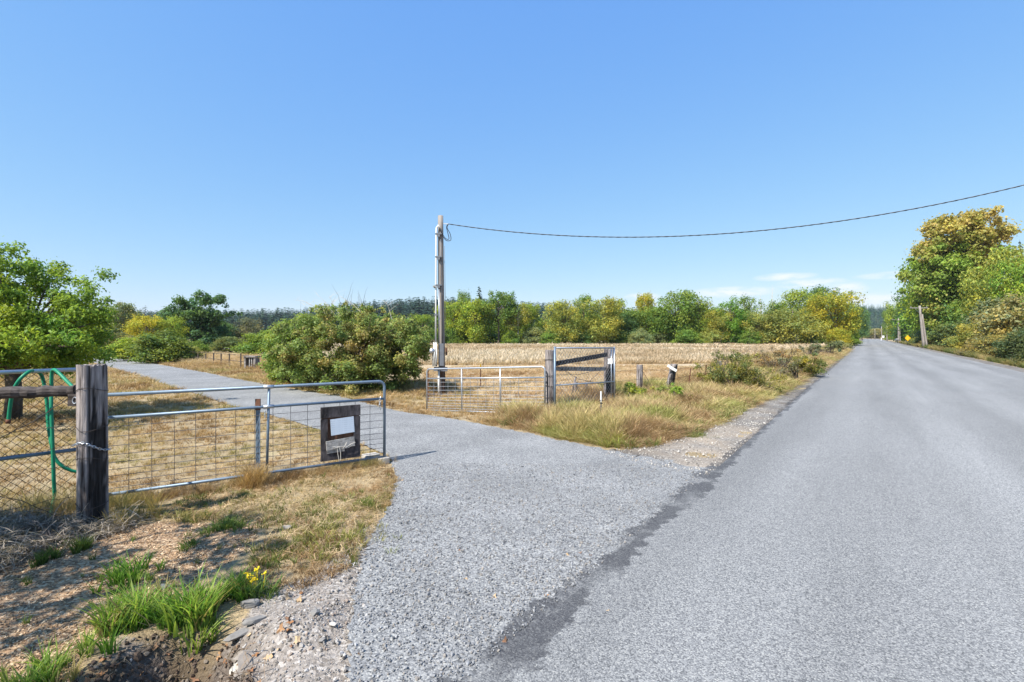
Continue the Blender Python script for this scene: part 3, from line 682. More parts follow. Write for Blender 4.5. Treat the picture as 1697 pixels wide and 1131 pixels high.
for py in (660, 665): MB().box((0, 0, Z(py, 10.75)), (.07, .03, .02)).build('clip', M['black'], st)

# wire fence along the field ------------------------------------------------------------------------
def fpost(px, d, py, r_, lab, **k): p = ground3(at(px, d)); return timber('fence_post', p, Z(py, d) - p[2], r_, M['post'], lab, 'post', 'old wooden posts of the field fence', n=18, groove=.08, **k)
fpost(1060, 15.4, 605, .105, 'upright grey fence post right of the chain link panel')
lp_ = fpost(1107, 15.6, 604, .12, 'leaning dark fence post with a white board nailed across it', lean=(.20, 0), dark=[(-1.2, .8, 0, .9)])
MB().beam(local(lp_, at(1106.5, 15.4, 606)), local(lp_, at(1121, 15.4, 615)), .02, .085).build('white_board', M['white'], lp_)
fpost(1192, 19.5, 599, .11, 'grey fence post half hidden in the roadside shrub')
tpost(ground3(at(1139, 16.5)), Z(612, 16.5), M['rust'], 'rusty steel post tilted slightly right between leaning post and shrub', 'rusty steel fence posts', lean=(.12, 0))
tpost(ground3(at(1168, 17.5)), Z(604, 17.5), M['rust'], 'rusty steel post standing at the left edge of the roadside shrub', 'rusty steel fence posts', lean=(.05, 0))
tpost(ground3(at(796.5, 18.0)), Z(604, 18.0), M['rust'], 'rusty steel post with a yellow tip standing in the field behind the pale gate', 'rusty steel fence posts', cap=M['yellow'])
tpost(ground3(at(709.5, 15.2)), Z(602, 15.2), M['rust'], 'thin brown stake at the far end of the pale gate beside the big shrub', 'rusty steel fence posts')
fw = 'wires of the field fence'
for zz_, lab in ((.85, 'top wire of the field fence right of the panel'), (.55, 'middle wire of the field fence right of the panel'), (.28, 'lowest wire of the field fence right of the panel')):
    pts = [at(1012, 13.7, z=zz_ + .05), at(1060, 15.3, z=zz_), at(1112, 15.5, z=zz_ - .03), at(1140, 16.5, z=zz_), at(1168, 17.5, z=zz_), at(1192, 19.4, z=zz_), at(1260, 26, z=zz_)]
    barbed(pts, lab, fw, True, .004, 'fence_wire', .3)
barbed([at(1064, 15.3, 614), at(1075, 15.3, 632), at(1087, 15.3, 651), at(1097, 15.4, 640), at(1106, 15.5, 632)], 'slack wire looping down between the grey and the leaning post', fw, False, .006, 'fence_wire')
timber('fallen_pole', ground3(at(880, 12.6)) + (0, 0, .12), .08, .03, M['rail'], 'short grey pole lying slanted against the foot of the wire bound post', 'pole', lean=(.52, .1), n=12, below=.02)

# ------------------------------------------------------------------ service pole
sp_b = at(732.5, 16.5, z=-.04)
pole = empty('service_pole', sp_b, 'tall weathered service pole with meter box and white conduit beside the big shrub', 'utility pole')
def L_(px, py, d=16.5): return local(pole, at(px, d, py))
pz = np.linspace(-.3, Z(358, 16.5) + .04, 14); an_ = 14
mb = MB(); mb.tube([(-.05 * max(z, 0) / 6, 0, z) for z in pz], np.linspace(.122, .090, 14), 18)
me = mesh_np('timber', mb.v, mb.f, M['polewood'], smooth=True)
lv = np.array([(.42, .30, .25) if v_[2] < .95 else (1, 1, 1) for v_ in mb.v]); a_ = me.attributes.new('lv', 'FLOAT_COLOR', 'POINT'); a_.data.foreach_set('color', np.c_[lv, np.ones(len(lv))].astype(np.float32).ravel())
link('timber', me, pole)
MB().tube([L_(729, 378, 16.35), L_(726, 374, 16.35), L_(723.5, 378, 16.35), L_(723, 386, 16.35), L_(722.5, 470, 16.35), L_(722, 575, 16.35)], .029, 10).build('conduit', M['white'], pole, True)
MB().tube([L_(727.5, 480, 16.3), L_(728, 575, 16.3)], .016, 8).build('conduit', M['galv'], pole, True)
MB().tube([L_(727, 612, 16.3), L_(727.2, 656, 16.3)], .032, 10).build('conduit', M['white'], pole, True)
MB().tube([L_(730.5, 395, 16.36), L_(731, 440, 16.36), L_(733, 575, 16.34)], .012, 6).build('ground_wire', M['boxgrey'], pole, True)
MB().tube([L_(736.5, 408, 16.45), L_(737.5, 470, 16.42), L_(739, 560, 16.4)], .008, 6).build('ground_wire', M['boxgrey'], pole, True)
for py in (388, 426, 473): 
    MB().box(L_(727, py, 16.36), (.22, .10, .045)).box(L_(727, py + 3, 16.33), (.09, .05, .07)).build('bracket', M['boxgrey'], pole)
MB().tube([L_(718.5, 474, 16.3), L_(721, 477, 16.3)], .035, 8).build('coupling', M['stone'], pole, True)
MB().box(L_(722.5, 522, 16.36), (.12, .09, .05)).build('bracket', M['boxgrey'], pole)
MB().box(L_(731.5, 588, 16.15), (.17, .16, .74)).build('panel_box', M['boxgrey'], pole)
MB().box(L_(727, 588, 16.058), (.02, .02, .70)).build('box_edge', M['black'], bpy.data.objects['panel_box'])
MB().box(L_(720.5, 593, 16.18), (.15, .14, .58)).build('meter_box', M['stone'], pole)
MB().tube([L_(716, 582, 16.10), L_(716, 582, 16.0)], .09, 18).build('meter_dial', M['galv'], bpy.data.objects['meter_box'], True)
for px in (719, 722.5): 
    MB().tube([L_(px, 568, 16.05), L_(px + 1, 585, 16.03), L_(px, 605, 16.03)], .022, 8).build('conduit', M['white'], pole, True)
MB().box(L_(739.5, 583, 16.45), (.05, .1, .25)).build('box', M['rust'], pole)
MB().box(L_(730.5, 612, 16.2), (.46, .06, .14), None, .01).build('cross_board', M['boxgrey'], pole)
for pts in ([(729, 381), (734, 392), (740, 399), (747, 398), (746, 388), (741, 378), (743, 372)], [(729, 382), (733, 388), (739, 396), (744, 396), (742, 386), (740, 377), (742, 372)]):
    MB().tube(smooth_pts([L_(a, b_, 16.33) for a, b_ in pts], 5), .011, 6).build('drip_loop', M['black'], pole, True)
MB().beam(L_(735, 371, 16.4), L_(743, 371.5, 16.36), .03, .03).build('wire_clamp', M['galv'], pole)

wa = at(742.5, 16.4, 371.5); we = np.array([18.7, 12.0, 7.44])
n = 160; tt = np.linspace(0, 1, n); P0 = wa + (we - wa) * tt[:, None]; P0[:, 2] -= 4 * 1.47 * tt * (1 - tt)
mb = MB()
for ph, r_ in ((0, .009), (math.pi, .0075)):
    off = np.c_[np.zeros(n), .009 * np.cos(tt * 280 + ph), .009 * np.sin(tt * 280 + ph)]; mb.tube(P0 + off, r_, 6)
ovh = empty('service_cable', wa, 'black twisted overhead cable sagging from the service pole out over the road', 'cable')
tw = MB(); tw.v = [tuple(local(ovh, v_)) for v_ in mb.v]; tw.f = mb.f; tw.build('twisted_cable', M['black'], ovh)
MB().tube([local(ovh, p) for p in P0 + np.array([0, 0, .012])], .006, 5).build('neutral_wire', M['galv'], ovh)

# ------------------------------------------------------------------ power poles, sign, mailboxes down the road
def power_pole(px, d, py_top, lab, brace, arm=2.6, lean=(0, 0), hide=False):
    b_ = at(px, d); h = Z(py_top, d)
    o = empty('power_pole', b_, lab, 'utility pole', 'power poles along the right side of the road')
    top = np.array([lean[0], lean[1], h])
    def polem(nm, p0, p1, r0, r1):
        mb = MB(); mb.tube([np.array(p0) + (np.array(p1) - np.array(p0)) * q for q in np.linspace(0, 1, 6)], np.linspace(r0, r1, 6), 10)
        me = mesh_np(nm, mb.v, mb.f, M['polewood'], {'lv': ('FLOAT_COLOR', np.full((len(mb.v), 3), 1.1))}, smooth=True); link(nm, me, o)
    polem('pole', (0, 0, -.3), top, .20, .15)
    if brace: polem('brace_pole', (.62, .1, -.3), top * .80 + (.30, .05, 0), .15, .12)
    if arm:
        az = h - .35; c = lean * 1 if False else np.array([lean[0], lean[1], 0])
        ca = MB().beam(c + (-arm / 2, .16, az), c + (arm / 2, .16, az), .12, .14).build('crossarm', M['rail'], o)
        for x in (-.45, .45): MB().beam(c + (x * arm, .16, az + .05), c + (x * arm, .16, az + .28), .09, .09).build('insulator', M['stone'], ca)
        MB().beam(c + (-.6, .17, az - .05), c + (0, .17, az - .75), .05, .02).build('arm_brace', M['galv'], o)
    return o
power_pole(1531.5, 80, 507, 'nearest power pole with crossarm, leaning left and propped by a second pole', True, 2.9, (-.75, 0))
power_pole(1489, 140, 528, 'second power pole with crossarm, behind the yellow sign', True, 3.6)
power_pole(1470, 200, 539.5, 'third power pole, short and plain, just left of the crossarm poles', False, 0)
power_pole(1461, 260, 541.5, 'fourth power pole down the road, beside the white sign', False, 0)
power_pole(1450, 330, 546, 'most distant thin power pole by the bend of the road', False, 0)
e = power_pole(CX, 10, 558, 'power pole right of the road holding the far end of the service cable', False, 2.6)
e.location = (we[0], we[1] + .2, 0); e.scale = (1, 1, (we[2] + .6) / 1.9)

def roadsign(px, d, half, py_c, mat, lab, name, diamond=True):
    o = empty(name, at(px, d), lab, 'sign'); zc = Z(py_c, d)
    MB().beam((0, 0, -.2), (0, 0, zc + half * .8), .08, .06).build('sign_post', M['rail'], o)
    mb = MB(); q = [(half, 0), (0, half), (-half, 0), (0, -half)] if diamond else [(-half, -half), (half, -half), (half, half), (-half, half)]
    v = [(x, -.05, zc + z) for x, z in q] + [(x, -.065, zc + z) for x, z in q]
    mb.add(v, [(0, 1, 2, 3), (7, 6, 5, 4)] + [(i, i + 4, (i + 1) % 4 + 4, (i + 1) % 4) for i in range(4)]); mb.build('sign_plate', mat, o)
    return o
sgn = roadsign(1504, 118, .76, 560.6, M['yellow'], 'yellow diamond warning sign beside the road, between two crossarm poles', 'warning_sign')
zc = Z(560.6, 118); mb = MB()
q = [(.66, 0), (0, .66), (-.66, 0), (0, -.66)]
for i in range(4):
    (x0, z0_), (x1, z1_) = q[i], q[(i + 1) % 4]; mb.beam((x0, -.07, zc + z0_), (x1, -.07, zc + z1_), .012, .02, up=(0, 1, 0))
mb.build('border_line', M['black'], bpy.data.objects['sign_plate'])
mbx = empty('mailbox', at(1485.6, 140), 'small dark mailbox with a pale top at the roadside before the second power pole', 'mailbox')
MB().beam((0, 0, 0), (0, 0, .8), .12, .12).build('mailbox_post', M['rail'], mbx); a = np.linspace(0, math.pi, 9)
vv = [(x_, y_, z_) for y_ in (-.3, .3) for x_, z_ in [(-.28, .8)] + [(-.28 * math.cos(q_), 1.05 + .2 * math.sin(q_)) for q_ in a] + [(.28, .8)]]
k = len(vv) // 2; MB().add(vv, [tuple(range(k - 1, -1, -1)), tuple(range(k, 2 * k))] + [(i, (i + 1) % k, k + (i + 1) % k, k + i) for i in range(k)]).build('mailbox_shell', M['boxgrey'], mbx)
MB().box((0, -.32, 1.2), (.62, .04, .14)).build('lid', M['white'], mbx)
roadsign(1463.6, 240, .55, 558.4, M['white'], 'small white square sign far down the right side of the road', 'roadside_sign', False)
mk = empty('roadside_marker', at(1460.5, 235), 'short pale marker post left of the small white sign', 'marker')
MB().beam((0, 0, 0), (0, 0, 1.35), .26, .2).build('marker_body', M['white'], mk); MB().box((0, 0, 1.4), (.3, .24, .12)).build('marker_cap', M['yellow'], mk)

# ------------------------------------------------------------------ left background fences and old box
wf = empty('wire_fence', at(370, 31), 'low wire fence of thin stakes in the dry grass beyond the bend of the drive', 'fence')
wpx = [(328, 34.5), (341, 33.5), (354, 32.5), (366.5, 31.5), (380, 30.5), (399, 29)]
for px, d in wpx: MB().beam(local(wf, at(px, d, z=-.1)), local(wf, at(px, d, z=.02 + Z(586.5, d))), .06, .055).build('stake', M['darkpost'], wf)
for zz_ in (.78, .4): MB().tube([local(wf, at(px, d, z=zz_)) for px, d in [(312, 35.5)] + wpx + [(412, 28.2)]], .014, 4).build('wire', M['oldwire'], wf)
rf = empty('rail_fence', at(390, 62), 'old grey post and rail fence under the dark tree on the left', 'fence')
fpx = [(318, 66), (337, 65), (357, 64), (377, 63), (392, 62), (408, 61), (430, 60)]
for px, d in fpx: MB().beam(local(rf, at(px, d, z=-.1)), local(rf, at(px, d, 571)), .20, .20).build('post', M['greyplank'], rf)
for (a, da), (b_, db) in zip(fpx[:-1], fpx[1:]):
    for py in (578.5, 582.5): MB().beam(local(rf, at(a, da, py)), local(rf, at(b_, db, py)), .08, .20).build('rail', M['greyplank'], rf)
ob = empty('wooden_box', ground3(at(417.5, 28.2)), 'weathered open fronted wooden box on legs in dry grass beside the big shrub', 'box')
h_ = Z(589.5, 28.2)
for x in (-.28, .28):
    for y in (-.2, .2): MB().beam((x, y, -.05), (x, y, h_ - .1), .09, .09).build('leg', M['rail'], ob)
MB().box((0, 0, h_ - .06), (.72, .58, .07), None, .01).build('top', M['rail'], ob)
MB().box((0, .2, h_ * .55), (.6, .04, h_ * .6)).build('back', M['blackwood'], ob)
MB().box((-.26, 0, h_ * .55), (.035, .36, h_ * .6)).build('side', M['rail'], ob); MB().box((.22, 0, h_ * .5), (.12, .4, h_ * .7)).build('side', M['rail'], ob)
MB().box((-.03, -.2, h_ * .52), (.05, .03, h_ * .62)).build('slat', M['greyplank'], ob); MB().box((.09, -.2, h_ * .52), (.05, .03, h_ * .62)).build('slat', M['greyplank'], ob)

# ------------------------------------------------------------------ culvert and stones
cu = np.array([-1.66, 2.86, -.215]); ax = np.array([.88, .47, -0.10]); ax /= np.linalg.norm(ax)
cv = empty('culvert_pipe', cu, 'broken end of a pale concrete culvert pipe under the edge of the drive', 'pipe')
u = np.array([-ax[1], ax[0], 0]); up_ = np.cross(ax, u); n = 28; V = []; Fq = []
for i, (r_, s_) in enumerate(((.215, 0), (.215, 1.6), (.185, 1.6), (.185, 0))):
    for q in range(n):
        a = q / n * 2 * math.pi; jj = R.uniform(-.03, .04) if s_ == 0 else 0
        V.append(ax * (s_ + jj) + r_ * (math.cos(a) * u + math.sin(a) * up_))
for i in range(4):
    for q in range(n): Fq.append((i * n + q, i * n + (q + 1) % n, ((i + 1) % 4) * n + (q + 1) % n, ((i + 1) % 4) * n + q))
MB().add(V, Fq).build('pipe', M['pipe'], cv)
def rock(px, py, sz, lab, seed, mat='stone', z=0.0, rz=0.0):
    rr = np.random.default_rng(seed); import bmesh
    bm = bmesh.new(); bmesh.ops.create_icosphere(bm, subdivisions=3, radius=.5)
    pl_ = [(rr.normal(size=3), rr.uniform(.24, .38)) for _ in range(13)]; pl_ = [(p / np.linalg.norm(p), c) for p, c in pl_]
    for v_ in bm.verts:
        p = np.array(v_.co)
        for nn, c in pl_:
            e_ = p @ nn - c
            if e_ > 0: p = p - nn * e_
        p = p * (1 + rr.normal(0, .012)); v_.co = p * np.array(sz)
    me = bpy.data.meshes.new('rock'); bm.to_mesh(me); bm.free(); me.materials.append(M[mat])
    p = ground3(G(px, py)); o = link('rock', me, None, (p[0], p[1], p[2] + sz[2] * .18 + z)); o.rotation_euler = (0, 0, rz)
    return tag(o, lab, 'stone')
rock(412, 1006, (.15, .09, .09), 'upright grey stone block at the edge of the weeds above the culvert', 1, rz=.5)
rock(398, 1040, (.20, .09, .07), 'flat dark slab of rock lying left of the culvert mouth', 2, rz=.5)
rock(424, 1028, (.17, .07, .06), 'narrow grey slab of rock just above the culvert mouth', 3, rz=.6)
rock(521, 1037, (.085, .055, .05), 'smooth oval pebble, the largest on the gravelly slope', 4, rz=.5)
rock(551, 1043, (.075, .05, .03), 'flat pale pebble right of the oval pebble', 5, 'concrete', rz=-.2)
rock(534, 1064, (.05, .045, .035), 'small round grey pebble below the oval pebble', 6)
rock(392, 1075, (.12, .12, .11), 'lumpy pale stone at the left lip of the culvert hole', 7, 'concrete', z=-.03)
rock(592, 858, (.05, .04, .035), 'small pale stone at the top of the weedy verge', 8, 'concrete')
rock(270, 975, (.11, .08, .04), 'flat grey stone lying in the wood chips behind the weeds', 9)
rock(475, 880, (.12, .09, .05), 'flat stone half buried in the dry verge', 10)
# ------------------------------------------------------------------ foliage builders
def leaves(Pc, Nn, size, aspect, col, rr, droop=0.0):
    """one folded leaf (two triangles' worth of quad) per point; returns verts, quads, per-vertex colour"""
    n = len(Pc); t1 = np.cross(Nn, rr.normal(size=(n, 3))); t1 /= np.linalg.norm(t1, axis=1)[:, None] + 1e-9
    t1[:, 2] -= droop; t1 /= np.linalg.norm(t1, axis=1)[:, None]
    t2 = np.cross(Nn, t1); t2 /= np.linalg.norm(t2, axis=1)[:, None] + 1e-9
    s = (size * rr.uniform(.65, 1.35, n))[:, None]; fold = Nn * s * .14
    V = np.stack([Pc - t1 * s * .5, Pc + t2 * s * aspect * .5 + fold, Pc + t1 * s * .5, Pc - t2 * s * aspect * .5 + fold], 1).reshape(-1, 3)
    F_ = np.arange(n * 4).reshape(-1, 4)
    return V, F_, np.repeat(col, 4, 0)
def foliage(clumps, per, size, rr, aspect=.6, hue=.25, flat=.75, yellow=None, shell=.45, droop=.2, up=.5, pal=None):
    """clumps (k,4): centre + radius; hue: spread of leaf tint; yellow: per clump 0..1 mix to a golden tint"""
    k = len(clumps); cnt = np.maximum(6, (per * (clumps[:, 3] / clumps[:, 3].mean()) ** 2).astype(int)); idx = np.repeat(np.arange(k), cnt); n = len(idx)
    d = rr.normal(size=(n, 3)); d /= np.linalg.norm(d, axis=1)[:, None]
    r_ = clumps[idx, 3] * np.where(rr.random(n) < .6, (shell + (1 - shell) * rr.random(n) ** .5), np.minimum(np.abs(rr.normal(0, .85, n)), 1.45))
    P_ = clumps[idx, :3] + d * r_[:, None] * np.array([1, 1, flat])
    N_ = d * .8 + np.array([0, 0, up]) + rr.normal(0, .55, (n, 3)); N_ /= np.linalg.norm(N_, axis=1)[:, None]
    b = rr.uniform(1 - hue * 1.6, 1 + hue * 1.6, n) * (1 + rr.normal(0, hue * .5, k))[idx]
    yel = np.clip(rr.normal(0, hue, k)[idx] + rr.normal(0, hue * .8, n), -.5, 1)
    if yellow is not None: yel = yel + yellow[idx]
    col = np.c_[b * (1 + yel * .75), b * (1 + yel * .32), b * (1 - yel * .3)].clip(.08, 4)
    if pal is not None:
        f = np.clip(yel, 0, 1)[:, None]; col = b[:, None] * (np.array(pal[0]) * (1 - f) + np.array(pal[1]) * f)
    return leaves(P_, N_, size, aspect, col, rr, droop)
def limb_set(mb, base, ends, r0, rr, n=7, curve=.25, sides=6):
    base = np.array(base, float)
    for e in ends:
        e = np.array(e, float); d = e - base; q = np.linspace(0, 1, n)[:, None]
        mid = np.array([d[0] * .25, d[1] * .25, d[2] * .15]) * curve * 4 * rr.uniform(.2, .7)
        p = base + d * q + (np.array([0, 0, np.linalg.norm(d[:2]) * curve]) - mid * .3) * (q * (1 - q)) * 2 + rr.normal(0, .012 * np.linalg.norm(d), (n, 3)) * (q > 0)
        mb.tube(p, np.linspace(r0, r0 * .22, n), sides, cap=False)
def crown_clumps(kind, rr, k):
    """clumps of a unit tree: height 1, width about 1"""
    out = []
    while len(out) < k:
        p = rr.uniform(-1, 1, 3)
        if p @ p > 1 or p @ p < .12: continue
        z = (p[2] + 1) / 2
        if kind == 'broad': x, y, zz_, r_ = p[0] * .42, p[1] * .42, .07 + .85 * (z if rr.random() < .5 else rr.random()), rr.uniform(.08, .16)
        elif kind == 'tall': x, y, zz_, r_ = p[0] * .42 * (1.1 - .4 * z), p[1] * .42 * (1.1 - .4 * z), .06 + .88 * (z if rr.random() < .5 else rr.random()), rr.uniform(.07, .13)
        elif kind == 'dome':
            h = abs(p[2]); x, y, zz_, r_ = p[0] * .44, p[1] * .44, .06 + h * .84, rr.uniform(.10, .16)
        elif kind == 'bush':
            h = abs(p[2]); x, y, zz_, r_ = p[0] * .45 * (1 - .25 * h), p[1] * .45, .08 + h * .72, rr.uniform(.10, .17)
        elif kind == 'open': x, y, zz_, r_ = p[0] * .42, p[1] * .42, .34 + z * .60, rr.uniform(.06, .12)
        elif kind == 'thin': x, y, zz_, r_ = p[0] * .38, p[1] * .38, .2 + z * .74, rr.uniform(.05, .09)
        out.append((x, y, zz_, r_))
    return np.array(out)
PROTO = {}
def proto(kind, seed, k, per, size, **kw):
    rr = np.random.default_rng(seed); cl = crown_clumps(kind, rr, k)
    if kind in ('broad', 'tall', 'open'):     # an uneven outline: a few leaders stand out, some bays are left open
        cut = rr.normal(size=(3, 3)); cut[:, 2] *= .5; cut /= np.linalg.norm(cut, axis=1)[:, None]
        c = cl[:, :3] - (0, 0, .55)
        keep = np.ones(len(cl), bool)
        for q in cut: keep &= (c / (np.linalg.norm(c, axis=1)[:, None] + 1e-9) @ q) < .88
        cl = cl[keep]
        for _ in range(5): cl = np.vstack([cl, [rr.uniform(-.28, .28), rr.uniform(-.28, .28), rr.uniform(.86, .97), rr.uniform(.05, .08)]])
    V, F_, Cc = foliage(cl, per, size, rr, **kw)
    V[:, 2] = np.maximum(V[:, 2], .01)
    me = mesh_np('crown', V, F_, M['leaf'], {'lv': ('FLOAT_COLOR', Cc)})
    mb = MB()
    hi = cl[cl[:, 2] > .3]; pick = hi[rr.permutation(len(hi))[:16]]
    sway = rr.normal(0, .02, 2); fork = {'broad': .28, 'tall': .4, 'dome': .12, 'bush': .02, 'open': .38, 'thin': .35}[kind]
    if fork > .05:
        tz = np.linspace(0, .8, 9); mb.tube(np.c_[sway[0] * np.sin(tz * 4), sway[1] * np.sin(tz * 5), tz], np.linspace(.026, .007, 9), 8)
    for i, c in enumerate(pick):
        z0_ = min(fork + .03 * i, c[2] - .08) if fork > .05 else .0
        limb_set(mb, (sway[0] * math.sin(z0_ * 4), sway[1] * math.sin(z0_ * 5), max(z0_, 0)), [c[:3]], .010 if fork > .05 else .012, rr, sides=5)
    tr = mesh_np('trunk', mb.v, mb.f, M['bark'], smooth=True)
    return me, tr
def getp(kind, v):
    key = (kind, v)
    if key not in PROTO:
        s = {'broad': 100, 'tall': 200, 'dome': 300, 'bush': 400, 'open': 500, 'thin': 600}[kind] + v
        PROTO[key] = {'broad': lambda: proto('broad', s, 120, 85, .034), 'tall': lambda: proto('tall', s, 120, 70, .032), 'dome': lambda: proto('dome', s, 120, 85, .034, hue=.2),
                      'bush': lambda: proto('bush', s, 90, 120, .040, shell=.1), 'open': lambda: proto('open', s, 90, 75, .034), 'thin': lambda: proto('thin', s, 60, 22, .026, hue=.2)}[kind]()
    return PROTO[key]
def conifer_mesh(seed, n_w=26, per=11):
    rr = np.random.default_rng(seed); Vs, Fs, Cs = [], [], []; k = 0
    for i in range(n_w):
        z = .10 + .88 * (i / n_w) ** .92; L = .30 * (1 - z) ** .85 + .015
        for q in range(per):
            a = rr.uniform(0, 6.283); l_ = L * rr.uniform(.65, 1.15); w_ = l_ * .32 + .008; d = np.array([math.cos(a), math.sin(a), 0]); s_ = np.array([-d[1], d[0], 0])
            b0 = np.array([0, 0, z + rr.uniform(-.012, .012)]); dz = np.array([0, 0, -.32 * l_])
            tip = b0 + d * l_ + dz; m_ = b0 + d * l_ * .55 + dz * .3
            Vs += [b0, m_ + s_ * w_ * .5 - (0, 0, .012), tip, m_ - s_ * w_ * .5 - (0, 0, .012)]; Fs.append((k, k + 1, k + 2, k + 3)); k += 4
            Cs += [rr.uniform(.65, 1.3)] * 4
    Cs = np.array(Cs); col = np.c_[Cs, Cs, Cs]
    mb = MB(); mb.tube([(0, 0, 0), (0, 0, .5), (0, 0, .97)], [.018, .012, .003], 6)
    return np.array(Vs), np.array(Fs), col, mesh_np('trunk', mb.v, mb.f, M['bark'])
cv_, cf_, cc_, ctr = conifer_mesh(5)
CON = mesh_np('crown', cv_, cf_, M['leaf'], {'lv': ('FLOAT_COLOR', cc_)}), ctr
def snag_meshes():
    rr = np.random.default_rng(8); mb = MB(); mb.tube([(0, 0, 0), (.01, 0, .5), (-.005, 0, 1)], [.022, .014, .004], 7); m2 = MB()
    for i in range(26):
        z = rr.uniform(.25, .97); a = rr.uniform(0, 6.28); l_ = rr.uniform(.05, .16) * (1.15 - z) * 2
        limb_set(m2, (0, 0, z), [(math.cos(a) * l_, math.sin(a) * l_, z + l_ * .5)], .005, rr, 4, .1, 4)
    return mesh_np('branches', m2.v, m2.f, M['palebark']), mesh_np('trunk', mb.v, mb.f, M['palebark'])
SNAG = snag_meshes()
RZ = np.random.default_rng(77)
def tree(name, label, kind, v, px, d, top, wpx, col, group=None, base=0.0, cat='tree', white=False):
    me, tr = CON if kind == 'conifer' else (SNAG if kind == 'snag' else getp(kind, v))
    p = at(px, d, z=base); h = Z(top, d) - base; w_ = wpx * d / FOC
    o = empty(name, p, label, cat, group, RZ.uniform(0, 6.28)); o.scale = (w_, w_, h)
    a = link('branches' if kind == 'snag' else ('crown' if cat == 'tree' else 'foliage'), me, o); a.color = tuple(col) + (1,)
    b_ = link('trunk' if cat == 'tree' else 'stems', tr, o)
    if white: b_.data = tr.copy(); b_.data.materials[0] = M['palebark']
    return o
# real leaf colours
GREEN = (.130, .205, .042); MID = (.150, .220, .040); LIME = (.225, .285, .040); YEL = (.330, .320, .040); GOLD = (.275, .292, .064); OLIVE = (.235, .255, .068)
DARK = (.10, .175, .058); GREY = (.180, .215, .095); BROWN = (.210, .180, .085); CONC = (.030, .066, .044)

